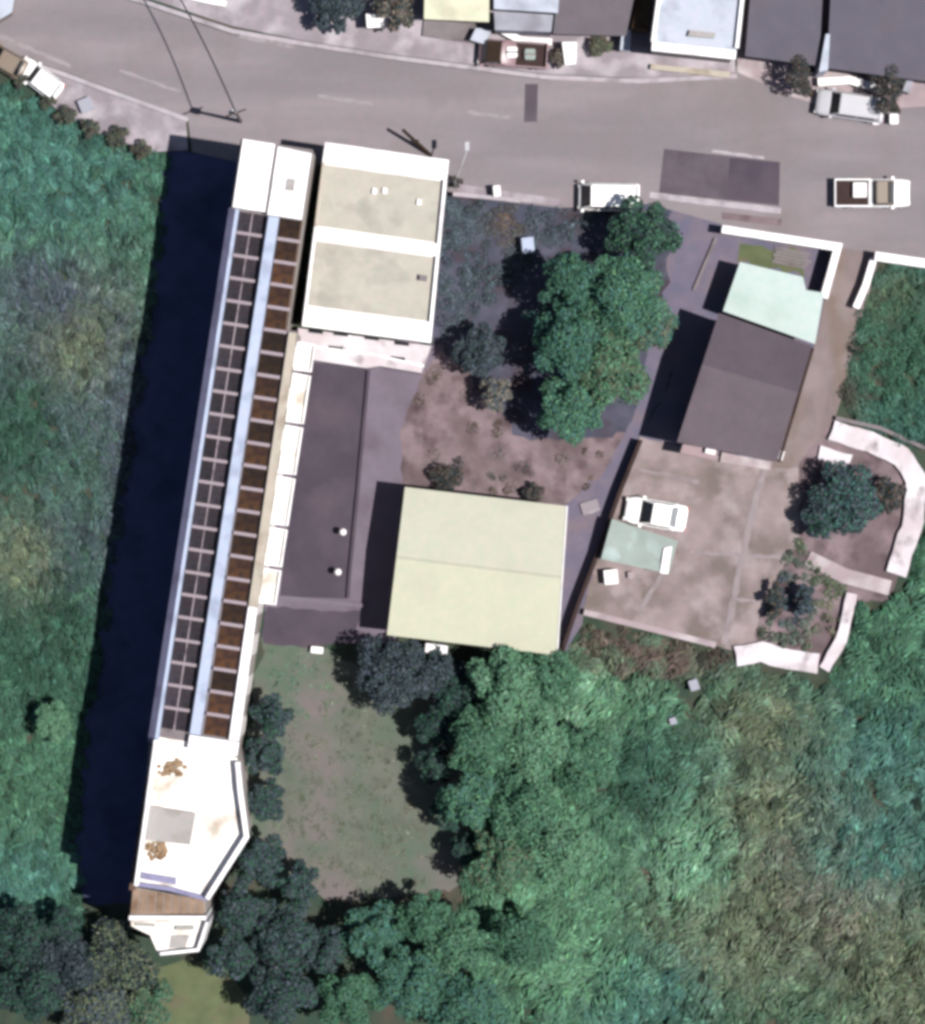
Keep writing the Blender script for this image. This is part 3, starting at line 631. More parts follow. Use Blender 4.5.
PICK = [(-0.5, 0.94, 0.70), (-0.48, 0.98, 0.72), (-0.05, 1.0, 0.74), (-0.02, 1.0, 0.98), (0.25, 1.0, 0.98), (0.38, 0.98, 0.95), (0.48, 0.9, 0.88), (0.5, 0.8, 0.76)]
vehicle('white_car', 'white saloon car parked in the concrete yard beside the mint tarpaulin', 'car', 656, 514, 170, 4.35, 1.95, SED, (-0.36, 0.26, -0.22, 0.06, 0.93, 1.45), 'car_white', glass_rear='glass_grey')
vehicle('white_van', 'boxy white van parked at the roadside by the tree cluster', 'van', 609, 197, 179, 4.25, 1.95, VAN, (-0.47, 0.47, -0.42, 0.30, 1.0, 1.95), 'car_white', z=0.06)
vehicle('pickup_truck', 'silver pickup with white bonnet and tan cab driving on the road', 'truck', 872, 193, 0, 5.25, 2.0, PICK, (0.0, 0.30, 0.05, 0.20, 0.96, 1.65), 'car_white', 'car_tan', bed=(-0.5, -0.02, 0.74, 1.12), z=0.06)
c = P(860, 190, 1.2)
r = thing('cargo_box', 'pale crate lying in the bed of the silver pickup', 'crate', (c[0], c[1], 0.86))
MB().box(-0.45, 0.45, -0.5, 0.5, 0, 0.35).build('crate', 'ice_step', r, local=True); MB().box(-0.47, 0.47, -0.52, 0.52, 0.352, 0.42).build('lid', 'white_paint', r, local=True)
vehicle('white_hatchback', 'small white hatchback parked by the hedge at upper left', 'car', 40, 79, 143, 3.4, 1.6, SED, (-0.44, 0.22, -0.40, 0.08, 0.92, 1.45), 'car_white', z=0.13, glass_rear='glass_grey')
vehicle('dark_car', 'dark brown car cut by the left edge near white hatchback', 'car', 4, 60, 150, 3.5, 1.6, SED, (-0.40, 0.24, -0.30, 0.08, 0.92, 1.42), 'car_tan', z=0.13)
vehicle('silver_minivan', 'pale silver minivan parked below the white dividing fin', 'van', 850, 106, 172, 4.8, 1.9, VAN, (-0.45, 0.30, -0.42, 0.16, 1.0, 1.7), 'car_silver', z=0.13)
vehicle('loaded_truck', 'maroon flatbed truck parked before the pale blue-white roofed house', 'truck', 513, 54, 176, 4.8, 1.85, PICK, (0.16, 0.47, 0.18, 0.38, 0.96, 1.75), 'car_maroon', 'dark_wood', bed=(-0.5, 0.12, 0.74, 1.15), z=0.13)
for x, y, mm, lb in ((512, 52, 'white_paint', 'white box in the tray of the maroon flatbed truck'), (530, 54, 'tarp', 'tan-grey sack in the tray of maroon flatbed truck')):
    c = P(x, y, 1.4); r = thing('cargo_box', lb, 'box', (c[0], c[1], 0.92)); MB().box(-0.38, 0.38, -0.38, 0.38, 0, 0.4).build('box', mm, r, local=True, bevel=0.06)
    MB().box(-0.40, 0.40, -0.06, 0.06, 0.39, 0.415).build('strap', 'concrete', r, local=True)

# ================================================================== STREET FURNITURE AND SMALL THINGS
c = P(236, 113, 7.5); px_ = (c[0], c[1])
r = thing('utility_pole', 'dark utility pole with transformer beside the long block at the road', 'pole', (c[0], c[1], 0))
MB().tube([(c[0], c[1], 0), (c[0], c[1], 8.0)], [0.14, 0.09], 8).build('pole', 'concrete', r)
MB().tube([(c[0] - 0.7, c[1] - 0.25, 7.6), (c[0] + 0.7, c[1] + 0.25, 7.6)], 0.05, 6).build('cross_arm', 'dark_wood', r)
MB().tube([(c[0] - 0.30, c[1] + 0.1, 6.1), (c[0] - 0.30, c[1] + 0.1, 6.9)], 0.24, 10).build('transformer', 'steel', r)
e = P(158, -14, 7.5); far = P(110, -110, 8)
for i, (off, lb) in enumerate(((0.0, 'single thick power cable sagging from pole across the road'),)):
    pts = []
    for k in range(17):
        t = k / 16; x = c[0] + (far[0] - c[0]) * t; y = c[1] + (far[1] - c[1]) * t
        pts.append((x + off + 0.6 * math.sin(t * 3.14), y, 7.65 - 0.9 * math.sin(t * math.pi)))
    tag(MB().tube(pts, 0.05, 6).build('power_cable', 'black_cable'), lb, 'cable')
# street lamp
c = P(455, 186); r = thing('street_lamp', 'grey street lamp with curved arm at the corner of the cream-grey roofed building', 'lamp', (c[0], c[1], 0))
MB().tube([(c[0], c[1], 0), (c[0], c[1], 4.4), (c[0] + 0.15, c[1] + 0.3, 4.9), (c[0] + 0.5, c[1] + 1.2, 5.2), (c[0] + 0.85, c[1] + 2.2, 5.25)], [0.09, 0.07, 0.06, 0.05, 0.05], 8).build('pole', 'steel', r)
MB().box(c[0] + 0.70, c[0] + 1.0, c[1] + 2.1, c[1] + 2.7, 5.2, 5.32).build('lamp_head', 'steel', r)
# leaning pole
a = P(431, 156); b = P(403, 130, 2.6); r = thing('leaning_pole', 'brown wooden pole leaning over the road beside the white roof band', 'pole', (a[0], a[1], 0))
MB().tube([(a[0], a[1], -0.1), (b[0], b[1], 2.6)], [0.16, 0.11], 8).build('pole', 'dark_wood', r)
MB().tube([(a[0] - 0.9, a[1] + 1.1, 0), (a[0] - 0.9, a[1] + 0.9, 1.2)], 0.06, 6).build('prop', 'dark_wood', r)
# court lamps (white heads with shadows)
for x, y, lb in ((343, 532, 'white round-headed lamp post on court edge, the northern of two'), (338, 572, 'white round-headed lamp post on court edge, the southern of two')):
    c = P(x, y, 1.2); r = thing('bollard_lamp', lb, 'lamp', (c[0], c[1], 0), group='lamps on the court edge')
    MB().tube([(0, 0, 0), (0, 0, 1.0)], 0.06, 8).build('post', 'steel', r, local=True)
    MB().tube([(0, 0, 0.98), (0, 0, 1.05), (0, 0, 1.2), (0, 0, 1.3), (0, 0, 1.34)], [0.08, 0.22, 0.26, 0.18, 0.05], 10).build('lamp_head', 'white_paint', r, smooth=True, local=True)
def crate(name, label, cat, px, py, sx, sy, h_, m1, m2, rz=0.1, z=0.02):
    c = P(px, py, h_); r = thing(name, label, cat, (c[0], c[1], z), rz)
    MB().box(-sx / 2, sx / 2, -sy / 2, sy / 2, 0, h_).build('body', m1, r, local=True, bevel=0.04)
    MB().box(-sx / 2 - 0.03, sx / 2 + 0.03, -sy / 2 - 0.03, sy / 2 + 0.03, h_ + 0.002, h_ + 0.07).build('lid', m2, r, local=True, bevel=0.02)
    for s_ in (-1, 1): MB().box(-sx * 0.15, sx * 0.15, s_ * (sy / 2 + 0.035) - 0.02, s_ * (sy / 2 + 0.035) + 0.02, h_ * 0.6, h_ * 0.7).build('handle', 'steel', r, local=True)
    return r
crate('water_tank', 'bluish white tank standing in the dark garden above the trees', 'tank', 528, 245, 0.8, 1.0, 1.2, 'ice_roof', 'pale_blue')
crate('white_tank', 'white tank at the lane wall below the mint tarpaulin', 'tank', 611, 577, 0.9, 0.95, 1.0, 'white_paint', 'white_paint')
crate('storage_box', 'pale box on the pavement near the hedge at upper left', 'box', 86, 105, 0.9, 0.9, 0.5, 'kerb_paint', 'ice_step', 0.4, 0.12)
crate('meter_cabinet', 'small white cabinet at the corner of mauve roofed house', 'cabinet', 780, 455, 0.45, 0.6, 1.0, 'white_paint', 'white_paint', -0.3)
crate('white_bucket', 'small pinkish box right of the white tank', 'box', 631, 575, 0.4, 0.4, 0.4, 'pink_paving', 'pink_paving')
crate('street_cabinet', 'small white cabinet right of the silver minivan, the nearer to it', 'cabinet', 876, 121, 0.45, 0.45, 0.6, 'white_paint', 'white_paint', 0, 0.02)
crate('street_cabinet', 'larger white cabinet right of the minivan under the leaning brown tree', 'cabinet', 894, 119, 0.55, 0.65, 0.8, 'white_paint', 'white_paint', 0, 0.02)
crate('white_drum', 'bluish white drum lying in scrub below the concrete yard', 'drum', 694, 685, 0.6, 0.7, 0.9, 'ice_step', 'ice_step', 0.3)
crate('white_drum', 'smaller white drum in scrub, lower left of the bluish one', 'drum', 673, 721, 0.42, 0.42, 0.9, 'ice_step', 'ice_step', 0.3)
crate('white_box', 'small white box at the top of the lawn below the court', 'box', 317, 650, 0.8, 0.4, 0.5, 'white_paint', 'white_paint', -0.1)
crate('gate_box', 'small pale box on the roadside wall', 'box', 497, 191, 0.45, 0.7, 1.2, 'kerb_paint', 'white_paint')
crate('pale_block', 'flat pale slab lying on the lane by the dark wall', 'slab', 590, 507, 1.2, 0.8, 0.15, 'light_path', 'pavement', 0.3)
# tarpaulin canopy
T = [(612, 519), (678, 541), (669, 574), (601, 559)]
c = P(640, 547, 2.2); r = thing('tarpaulin_canopy', 'mint-white tarpaulin shelter on posts below the white saloon car', 'canopy', (c[0], c[1], 0))
n = 9; mb = MB()
for j in range(n):
    for i in range(n):
        s_, t_ = i / (n - 1), j / (n - 1); x, y = lerp4(T, s_, t_); z = 2.25 - 0.28 * math.sin(s_ * 3.14) * math.sin(t_ * 3.14) + random.uniform(-0.04, 0.04)
        mb.v.append(P(x, y, z))
for j in range(n - 1):
    for i in range(n - 1): mb.f.append((j * n + i, j * n + i + 1, (j + 1) * n + i + 1, (j + 1) * n + i))
nb = len(mb.v); mb.v += [(x, y, z - 0.03) for x, y, z in mb.v[:nb]]; mb.f += [tuple(nb + k for k in f[::-1]) for f in mb.f[:]]
mb.build('sheet', 'tarp', r, smooth=True)
for x, y in T:
    c2 = P(x + (640 - x) * 0.05, y + (547 - y) * 0.05, 2.2); MB().tube([(c2[0], c2[1], 0), (c2[0], c2[1], 2.2)], 0.05, 6).build('post', 'steel', r)
MB().prism([(664, 548), (672, 546), (668, 574), (660, 573)], 2.24, 2.34).build('gutter', 'white_paint', r)

# ================================================================== VEGETATION
PAL = dict(bright=(0.085, 0.185, 0.112), green=(0.052, 0.124, 0.078), teal=(0.052, 0.132, 0.110), dark=(0.026, 0.040, 0.044),
           slate=(0.054, 0.072, 0.088), olive=(0.100, 0.124, 0.080), tan=(0.138, 0.128, 0.104), deep=(0.026, 0.068, 0.048), brown=(0.085, 0.066, 0.056), dry=(0.15, 0.135, 0.115), mint=(0.12, 0.23, 0.15), pale=(0.17, 0.21, 0.15))
for k_ in ('bright', 'green', 'teal', 'olive', 'tan', 'mint'): PAL[k_] = tuple(v * 0.94 for v in PAL[k_])
def leaves_mesh(name, pos, nrm, size, tint, aspect=0.55, align=None):
    """each leaf is a folded diamond of two triangles"""
    n = len(pos); r = RNG.normal(size=(n, 3)) if align is None else align
    t = np.cross(nrm, r); t /= (np.linalg.norm(t, axis=1, keepdims=True) + 1e-9); b = np.cross(nrm, t)
    s = size[:, None]
    v = np.empty((n, 4, 3)); v[:, 0] = pos - t * s * 0.5; v[:, 1] = pos + b * s * 0.5 * aspect - nrm * s * 0.10; v[:, 2] = pos + t * s * 0.5; v[:, 3] = pos - b * s * 0.5 * aspect - nrm * s * 0.10
    me = bpy.data.meshes.new(name)
    me.vertices.add(4 * n); me.vertices.foreach_set('co', v.reshape(-1).astype(np.float32))
    idx = (np.arange(n)[:, None] * 4 + np.array([0, 1, 2, 0, 2, 3])[None]).reshape(-1).astype(np.int32)
    me.loops.add(6 * n); me.loops.foreach_set('vertex_index', idx)
    me.polygons.add(2 * n); me.polygons.foreach_set('loop_start', np.arange(0, 6 * n, 3, dtype=np.int32))
    me.update(calc_edges=True)
    a = me.color_attributes.new('tint', 'FLOAT_COLOR', 'POINT')
    col = np.ones((n, 4, 4), np.float32); col[:, :, :3] = tint[:, None, :]; a.data.foreach_set('color', col.reshape(-1))
    me.materials.append(MATS['leaf']); return me
def tints(n, keys, jitter=0.22):
    base = np.array([PAL[k] for k in keys]); c = base[RNG.integers(0, len(keys), n)]
    return np.clip(c * (1 + RNG.normal(0, jitter, (n, 1))) * (1 + RNG.normal(0, 0.06, (n, 3))), 0.008, 0.5)
def unit(a): return a / (np.linalg.norm(a, axis=1, keepdims=True) + 1e-9)

TREEG = {}
def tree(name, label, px, py, rpx, h, keys, cat='tree', dens=1.2, leaf=0.28, lobes=None, stretch=(1, 1), low=0.42, group=None, lean=(0, 0)):
    """tapered trunk, limbs to every lobe, crown of loose leaf clumps"""
    R = rpx * G * 1.08; zc = h * 0.7; c = P(px, py, zc); bx, by = c[0] - lean[0], c[1] - lean[1]
    r = thing(name, label, cat, (bx, by, 0), group=group)
    K = lobes or int(8 + R * 2.9); cen, rad = [], []
    for k in range(K):
        a = k * 2.4 + random.uniform(-0.4, 0.4); q = math.sqrt((k + 0.5) / K) * 0.80
        x = math.cos(a) * q * R * stretch[0] + lean[0]; y = math.sin(a) * q * R * stretch[1] + lean[1]
        z = h * (low + (0.93 - low) * (1 - q * q * 0.9) * random.uniform(0.60, 1.0)); rr = R * random.uniform(0.20, 0.38) * (1.1 - 0.25 * q)
        rr = min(rr, 0.95); z = min(z, h - rr * 0.5)
        cen.append((x, y, z)); rad.append(rr)
    mb = MB(); tr = 0.05 + 0.022 * h
    fork = (lean[0] * 0.4, lean[1] * 0.4, h * low * 0.8)
    mb.tube([(0, 0, -0.1), (lean[0] * 0.15 + 0.04, lean[1] * 0.15, h * low * 0.4), fork], [tr * 1.3, tr, tr * 0.75], 7)
    for cc in cen[:14]:
        mid = tuple((fork[i] * 0.5 + cc[i] * 0.5) + (0, 0, -0.15)[i] for i in range(3))
        mb.tube([fork, mid, cc], [tr * 0.45, tr * 0.28, tr * 0.1], 5)
    mb.build('trunk', 'bark', r, local=True)
    P_, N_, S_ = [], [], []
    for cc, rr in zip(cen, rad):
        n = int(dens * 150 * (rr / 0.6) ** 1.7 * (0.28 / leaf) ** 1.2) + 20
        d = RNG.normal(size=(n, 3)); d[:, 2] = d[:, 2] * 0.8 + 0.25; d = unit(d)
        q = RNG.uniform(0.55, 1.08, (n, 1)); sq = np.array([1.1, 1.1, 0.8])
        P_.append(np.array(cc) + d * q * rr * sq); N_.append(unit(d * 0.65 + RNG.normal(0, 0.30, (n, 3)) + np.array([0, 0, 0.65]))); S_.append(RNG.uniform(0.6, 1.35, n) * leaf)
    pos = np.concatenate(P_); me = leaves_mesh('crown', pos, np.concatenate(N_), np.concatenate(S_), tints(len(pos), keys))
    link(bpy.data.objects.new('crown', me), r)
    return r

def mass(name, label, cat, poly, dens_b, rr, hh, per, leaf, patches, default, holes=(), gr=(0.55, 0.75), jitter=0.16, streak=None, asp=0.24):
    """thicket of low domes of leaves filling a pixel polygon; colours by plant patches"""
    xs = [p[0] for p in poly]; ys_ = [p[1] for p in poly]
    A = (max(xs) - min(xs)) * (max(ys_) - min(ys_)) * G * G; n = int(A * dens_b)
    pts = np.column_stack([RNG.uniform(min(xs), max(xs), n), RNG.uniform(min(ys_), max(ys_), n)])
    def inside(pl, p):
        res = np.zeros(len(p), bool); j = len(pl) - 1
        for i in range(len(pl)):
            xi, yi = pl[i]; xj, yj = pl[j]
            cnd = ((yi > p[:, 1]) != (yj > p[:, 1])) & (p[:, 0] < (xj - xi) * (p[:, 1] - yi) / (yj - yi + 1e-9) + xi); res ^= cnd; j = i
        return res
    ok = inside(poly, pts)
    for hl in holes: ok &= ~inside(hl, pts)
    pts = pts[ok]; n = len(pts)
    R_ = RNG.uniform(*rr, n); Hh = RNG.uniform(*hh, n)
    # slow variation of height so the thicket has hollows and rises
    f = 0.5 + 0.5 * np.sin(pts[:, 0] * 0.045 + 1.7 * np.sin(pts[:, 1] * 0.031)) * np.cos(pts[:, 1] * 0.052 + 1.3 * np.sin(pts[:, 0] * 0.027)); Hh *= 0.55 + 0.75 * f
    k = np.repeat(np.arange(n), per); m = len(k)
    d = RNG.normal(size=(m, 3)); d[:, 2] = np.abs(d[:, 2]); d = unit(d); q = RNG.uniform(0.6, 1.05, (m, 1))
    base = np.column_stack([(pts[k, 0] - 462.5) * G, (512 - pts[k, 1]) * G, Hh[k] * 0.25])
    pos = base + d * q * np.column_stack([R_[k], R_[k], Hh[k] * 0.75])
    nrm = unit(d * gr[0] + RNG.normal(0, 0.25, (m, 3)) + np.array([0, 0, gr[1]]))
    col = np.tile(np.array(default), (m, 1)); px_b = pts[k, 0]; py_b = pts[k, 1]
    bush = RNG.normal(0.06, 0.24, n)[k]
    for (x, y, rx, ry, key) in patches:
        wgt = np.exp(-(((px_b - x) / rx) ** 2 + ((py_b - y) / ry) ** 2)) * 1.2
        wb = np.clip(wgt * (0.55 + 0.9 * RNG.random(n)[k]), 0, 1)[:, None]
        col = col * (1 - wb) + np.array(PAL[key]) * wb
    col = np.clip(col * (1 + bush[:, None]) * (1 + RNG.normal(0, jitter, (m, 1))) * (1 + RNG.normal(0, 0.06, (m, 3))), 0.008, 0.5)
    tip = RNG.random(m) < 0.06; col[tip] = col[tip] * 1.7
    al = None
    if streak is not None: al = np.tile(np.array(streak, float), (m, 1)) + (RNG.normal(0, 0.5, (n, 3)))[k] + RNG.normal(0, 0.15, (m, 3))
    me = leaves_mesh(name, pos, nrm, RNG.uniform(0.6, 1.4, m) * leaf, col, 0.5 if streak is None else asp, al)
    o = link(bpy.data.objects.new(name, me)); return tag(o, label, cat, kind='stuff')

# ---- ground cover and thickets (nobody could count them)
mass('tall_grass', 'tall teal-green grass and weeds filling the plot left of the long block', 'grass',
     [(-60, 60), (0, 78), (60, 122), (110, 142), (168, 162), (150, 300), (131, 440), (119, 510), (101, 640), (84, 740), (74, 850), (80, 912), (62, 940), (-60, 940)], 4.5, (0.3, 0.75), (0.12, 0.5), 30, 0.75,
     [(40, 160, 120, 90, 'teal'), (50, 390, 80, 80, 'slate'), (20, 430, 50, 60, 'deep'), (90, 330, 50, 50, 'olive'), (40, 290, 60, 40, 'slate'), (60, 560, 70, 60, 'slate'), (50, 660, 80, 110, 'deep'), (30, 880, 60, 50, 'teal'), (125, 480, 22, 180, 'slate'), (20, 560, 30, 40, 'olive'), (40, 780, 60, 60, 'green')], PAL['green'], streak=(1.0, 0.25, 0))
mass('thicket', 'wide green and olive thicket covering the lower right slope', 'thicket',
     [(560, 660), (640, 640), (720, 660), (745, 672), (826, 690), (850, 660), (862, 606), (900, 600), (912, 566), (930, 500), (990, 480), (990, 1090), (480, 1090), (470, 880), (490, 800), (480, 700), (520, 665)], 2.3, (0.45, 1.1), (0.25, 1.05), 90, 0.52,
     [(850, 780, 130, 110, 'teal'), (690, 830, 45, 60, 'teal'), (815, 890, 100, 75, 'tan'), (720, 930, 80, 80, 'olive'), (630, 1000, 70, 50, 'teal'), (880, 640, 60, 60, 'green'), (540, 850, 60, 120, 'bright'), (590, 700, 70, 60, 'bright'), (690, 840, 40, 50, 'bright'),
      (760, 720, 60, 40, 'olive'), (900, 980, 80, 80, 'olive'), (640, 770, 40, 40, 'deep'), (660, 660, 90, 18, 'brown'), (560, 960, 60, 60, 'bright'), (880, 850, 70, 40, 'teal'), (560, 700, 40, 40, 'mint'), (760, 800, 50, 40, 'olive'), (690, 860, 30, 40, 'mint')], PAL['green'],
     holes=[[(684, 675), (704, 675), (704, 697), (684, 697)]], streak=(0.85, -0.5, 0), asp=0.30)
mass('thicket', 'green plot of dense weeds at the right edge below the white-topped wall', 'thicket', [(880, 262), (1000, 280), (1000, 480), (925, 446), (840, 416), (862, 318)], 3.0, (0.3, 0.8), (0.3, 1.0), 90, 0.25,
     [(890, 300, 30, 25, 'olive'), (845, 400, 14, 40, 'brown'), (900, 350, 60, 60, 'green')], PAL['teal'], streak=(0.9, 0.3, 0))
mass('garden_plants', 'low mixed plants on the dark garden soil', 'plants', [(440, 200), (520, 205), (600, 214), (560, 250), (500, 290), (470, 330), (440, 335)], 5.0, (0.25, 0.6), (0.1, 0.4), 30, 0.2,
     [(470, 260, 40, 50, 'slate'), (505, 225, 16, 20, 'brown')], PAL['slate'])
mass('lawn_grass', 'thin grass on the clearing beside the long block', 'grass', [(265, 645), (330, 655), (375, 690), (405, 700), (410, 760), (440, 860), (420, 888), (320, 893), (280, 870), (270, 760)], 3.0, (0.2, 0.5), (0.03, 0.10), 10, 0.22,
     [(290, 680, 40, 40, 'bright'), (275, 720, 20, 40, 'teal'), (350, 780, 60, 60, 'olive'), (420, 830, 40, 80, 'tan')], PAL['olive'], streak=(1, 0.2, 0))
mass('yard_weeds', 'low weeds along the terrace garden and dirt yard', 'weeds', [(780, 560), (800, 540), (845, 590), (838, 640), (815, 655), (760, 640)], 3.0, (0.2, 0.5), (0.2, 0.6), 40, 0.2, [(790, 600, 20, 40, 'slate'), (830, 620, 15, 20, 'tan')], PAL['olive'])
mass('yard_weeds', 'weeds and dry grass below the concrete yard wall', 'weeds', [(565, 650), (590, 622), (716, 652), (735, 668), (640, 660)], 4.0, (0.2, 0.5), (0.2, 0.6), 40, 0.22, [(620, 640, 60, 15, 'brown')], PAL['olive'])

mass('yard_weeds', 'sparse dark weeds scattered on the bare dirt behind the cream hall', 'weeds', [(410, 390), (440, 350), (470, 380), (520, 445), (600, 450), (600, 490), (540, 500), (420, 480)], 0.45, (0.2, 0.6), (0.05, 0.25), 26, 0.20, [(440, 470, 40, 14, 'dark'), (520, 465, 40, 14, 'dark')], PAL['brown'])
# ---- trees
mat('shaded_panel', C(58, 50, 58), 0.35, 2.2, 0.7, 0.15, 14, stain=C(44, 38, 46), sscale=1.0, objrand=0.45, spec=0.15, col2=C(66, 62, 74))  # cooler copy of the brown panel, the spine wall's shade in its colour
PMW.materials.clear(); PMW.materials.append(MATS['shaded_panel'])
def T_(label, x, y, r, h_, keys, name='broadleaf_tree', **k): return tree(name, label, x, y, r, h_, keys, **k)
GC = 'garden tree cluster'
T_('dark green tree at the top of the garden cluster beside the white van', 643, 236, 38, 6.5, ['dark', 'green', 'deep'])
T_('large bright green tree in the middle of the garden cluster', 620, 298, 42, 9.0, ['bright', 'green', 'teal'])
T_('upper left green tree of the garden cluster, over the darkest shade', 570, 285, 32, 8.6, ['green', 'teal', 'deep'])
T_('teal-green tree left of centre in the garden cluster', 570, 345, 34, 9.0, ['teal', 'green'])
T_('green tree at the lane side of the garden cluster, low centre', 610, 370, 40, 8.2, ['green', 'bright', 'olive'])
T_('lower green tree of the garden cluster, near the dirt', 570, 412, 32, 8.2, ['green', 'teal', 'bright'])
T_('small pale green tree at the lane edge of the garden cluster', 648, 325, 28, 5.0, ['teal', 'olive'])
T_('small slate-green tree left of the cluster shade', 482, 350, 26, 5.0, ['slate', 'dark'])
T_('small bluish tree standing in the cluster shade', 540, 318, 16, 3.6, ['slate', 'teal'])
T_('pale bluish bush below the small slate-green tree', 497, 392, 17, 4.0, ['slate', 'dry'], name='bush', cat='bush')
T_('small brown bush behind the cream hall, left', 447, 478, 16, 1.6, ['dark', 'brown'], name='bush', cat='bush', leaf=0.18)
T_('small brown bush behind the cream hall, right', 533, 492, 10, 1.4, ['dark', 'brown'], name='bush', cat='bush', leaf=0.18)
T_('dark slate tree south of the cream hall at its left corner', 395, 672, 38, 6.0, ['slate', 'dark'])
T_('dark slate tree behind the cream hall porch', 440, 672, 26, 4.2, ['slate', 'dark'])
T_('dark bluish tree at the east edge of the lawn, under the cream hall', 462, 700, 26, 5.2, ['dark', 'deep'])
for x, y, r_, h_, lb in ((442, 728, 24, 5.0, 'shade-coloured tree right under the porch tree at the lawn edge'), (436, 766, 20, 4.6, 'shade-coloured tree leaning over the lawn edge, middle of the row'), (452, 812, 20, 4.6, 'shade-coloured tree lower in the row along the lawn edge'), (470, 848, 18, 4.2, 'lowest shade-coloured tree of the row along the lawn edge'),  # trees added at the lawn edge, the wood's shade put into their leaf colour
                         (22, 935, 30, 5.6, 'shade-coloured tree at the left edge above the corner trees'), (62, 930, 24, 4.8, 'shade-coloured tree at the end of the long shadow')):  # also added, leaves coloured dark for the corner's shade
    T_(lb, x, y, r_, h_, ['dark', 'deep'])
# wood edge east of the lawn
E_ = [(505, 690, 40, 6.0, 'bright', 'topmost bright green tree of the wood below the cream hall'), (548, 680, 32, 5.0, 'green', 'green tree touching the lower right corner of the cream hall'),
      (480, 745, 34, 6.2, 'green', 'green tree at the lawn edge below the topmost bright tree'), (535, 745, 38, 6.0, 'bright', 'bright green tree second row of the wood, below the cream hall'),
      (470, 800, 30, 6.0, 'teal', 'teal-green tree overhanging the lawn at mid height'), (520, 805, 38, 6.0, 'green', 'green tree in the wood right of the teal lawn-edge tree'),
      (580, 760, 34, 4.6, 'green', 'green tree on the right flank of the wood'), (500, 862, 34, 5.4, 'olive', 'olive-green tree at the lower lawn corner'), (560, 850, 38, 4.8, 'bright', 'bright green tree low in the wood toward the thicket')]
for x, y, r_, h_, kk, lb in E_: T_(lb, x, y, r_, h_ * 1.4, [kk, 'bright', 'mint' if kk == 'bright' else 'green'], group='trees of the wood east of the lawn')
S_ = [(425, 915, 30, 5.6, 'green', 'green tree below the lawn under the dark gap'), (372, 935, 34, 5.2, 'teal', 'teal tree below the lawn centre'), (460, 945, 36, 5.4, 'bright', 'bright green tree at bottom centre, upper one'),
      (410, 985, 38, 5.2, 'teal', 'teal-green tree at bottom centre, lower one'), (350, 1000, 34, 5.0, 'green', 'green tree at the bottom edge left of the teal pair'), (470, 1010, 38, 5.2, 'teal', 'teal tree at the bottom edge right of centre'), (520, 940, 36, 4.6, 'green', 'green tree right of the bottom centre trees')]
for x, y, r_, h_, kk, lb in S_: T_(lb, x, y, r_ * 0.92, h_ * 1.3, [kk, 'green'], group='trees below the lawn')
D_ = [(272, 715, 22, 3.8, 'slate dark bush-tree against the long block, top of four'), (262, 757, 22, 4.0, 'dark tree against the long block beside the end wall'), (266, 800, 22, 4.0, 'dark tree beside the terrace parapet corner'),
      (262, 862, 28, 5.0, 'dark slate tree beside the terrace point'), (300, 885, 24, 4.4, 'dark slate tree at the lower left lawn edge'), (240, 910, 26, 4.6, 'dark tree right of the lower stepped terrace'),
      (285, 935, 34, 5.6, 'large dark tree below the lawn left'), (232, 955, 26, 4.4, 'dark tree with pale top right of the white lower terrace'), (325, 950, 26, 4.8, 'dark slate tree between dark and teal groups'), (280, 995, 34, 5.4, 'dark tree at the bottom edge right of olive lawn')]
for x, y, r_, h_, lb in D_: T_(lb, x, y, r_ * 0.95, h_ * 1.2, ['slate', 'dark', 'deep'], group='dark trees by the long block')
O_ = [(118, 962, 36, 5.4, ['olive', 'dark'], 'olive tree at the foot of the white lower terrace'), (70, 965, 34, 5.4, ['slate', 'dark', 'dark'], 'shade-coloured tree half in the block shadow at lower left'), (30, 985, 36, 5.6, ['dark', 'deep'], 'shade-coloured tree in the lower left corner'),  # the two dark ones have shade put into their leaf colours
      (95, 1010, 34, 5.0, ['slate', 'olive'], 'grey-green tree at the bottom edge lower left'), (150, 1005, 26, 4.2, ['olive', 'green'], 'small olive tree left of the olive lawn')]
for x, y, r_, h_, kk, lb in O_: T_(lb, x, y, r_, h_, kk, group='trees at the lower left corner')
T_('round bright green shrub alone in the left grass plot', 52, 722, 20, 3.4, ['bright', 'bright', 'mint'], name='round_shrub', cat='shrub', dens=1.6, leaf=0.18)
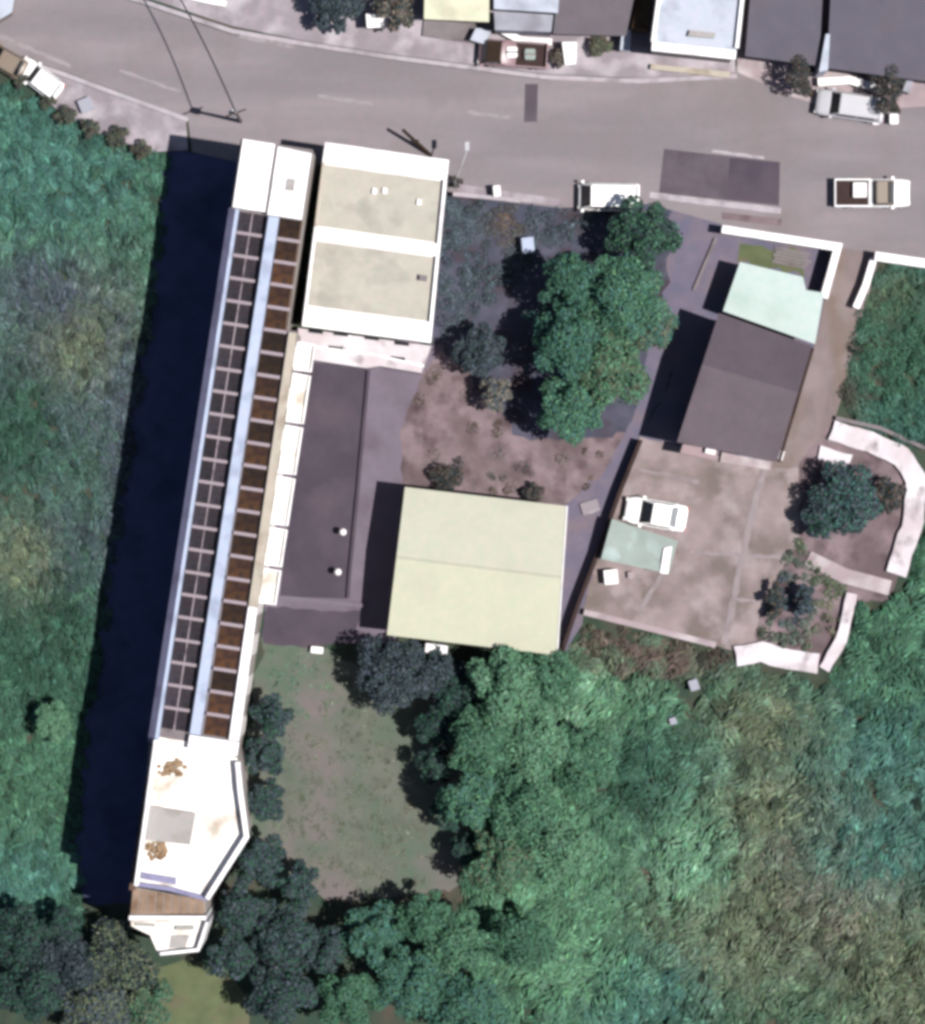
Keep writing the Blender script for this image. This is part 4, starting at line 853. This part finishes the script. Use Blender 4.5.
T_('dark slate tree inside the white terrace walk', 845, 500, 36, 4.0, ['slate', 'dark', 'teal'])
T_('smaller dark tree left inside the terrace walk', 822, 520, 18, 3.6, ['slate', 'deep'])
T_('brownish bush at the right inside the terrace walk', 888, 495, 18, 1.8, ['brown', 'dark'], name='bush', cat='bush')
T_('narrow dark shrub on the left of the terrace garden', 776, 600, 12, 2.4, ['dark', 'brown'], name='bush', cat='bush', stretch=(0.7, 1.8))
T_('narrow slate shrub on the right of the terrace garden', 806, 600, 11, 2.6, ['slate', 'dark'], name='bush', cat='bush', stretch=(0.7, 1.9))
T_('dark tree at the top edge right of the white low wall', 338, 6, 26, 4.2, ['dark', 'slate'])
T_('dry brown tree at the top edge beside the lemon roof', 395, 10, 22, 3.8, ['brown', 'dry', 'dark'])
T_('brown leaning street tree left of the white fin', 800, 72, 20, 4.4, ['brown', 'dark'], lean=(-1.0, 1.4), stretch=(0.7, 1.3), leaf=0.18)
T_('brown leaning street tree right of the minivan', 888, 86, 22, 4.4, ['brown', 'dark'], lean=(-1.0, 1.6), stretch=(0.7, 1.4), leaf=0.18)
T_('small brown bush on the pavement before the grey roofed house', 600, 46, 12, 1.5, ['brown', 'olive'], name='bush', cat='bush', leaf=0.16)
T_('small dry bush beside the maroon truck', 560, 58, 10, 1.5, ['brown', 'dry'], name='bush', cat='bush', leaf=0.16)
T_('small dark plant at the roadside wall corner', 455, 182, 7, 1.2, ['dark', 'brown'], name='bush', cat='bush', leaf=0.14)
for i, (x, y, r_) in enumerate(((22, 80, 9), (48, 100, 10), (66, 116, 11), (90, 128, 10), (118, 138, 12), (142, 150, 10))):
    T_(['leftmost dark hedge bush behind the white hatchback', 'dark hedge bush below the white hatchback', 'dark hedge bush left of the pale box', 'dark hedge bush below the pale box', 'dark hedge bush right of the pale box', 'rightmost dark hedge bush by the block shadow'][i],
       x, y, r_, 1.3, ['dark', 'olive', 'brown'], name='hedge_bush', cat='bush', leaf=0.16, group='hedge along the left pavement')
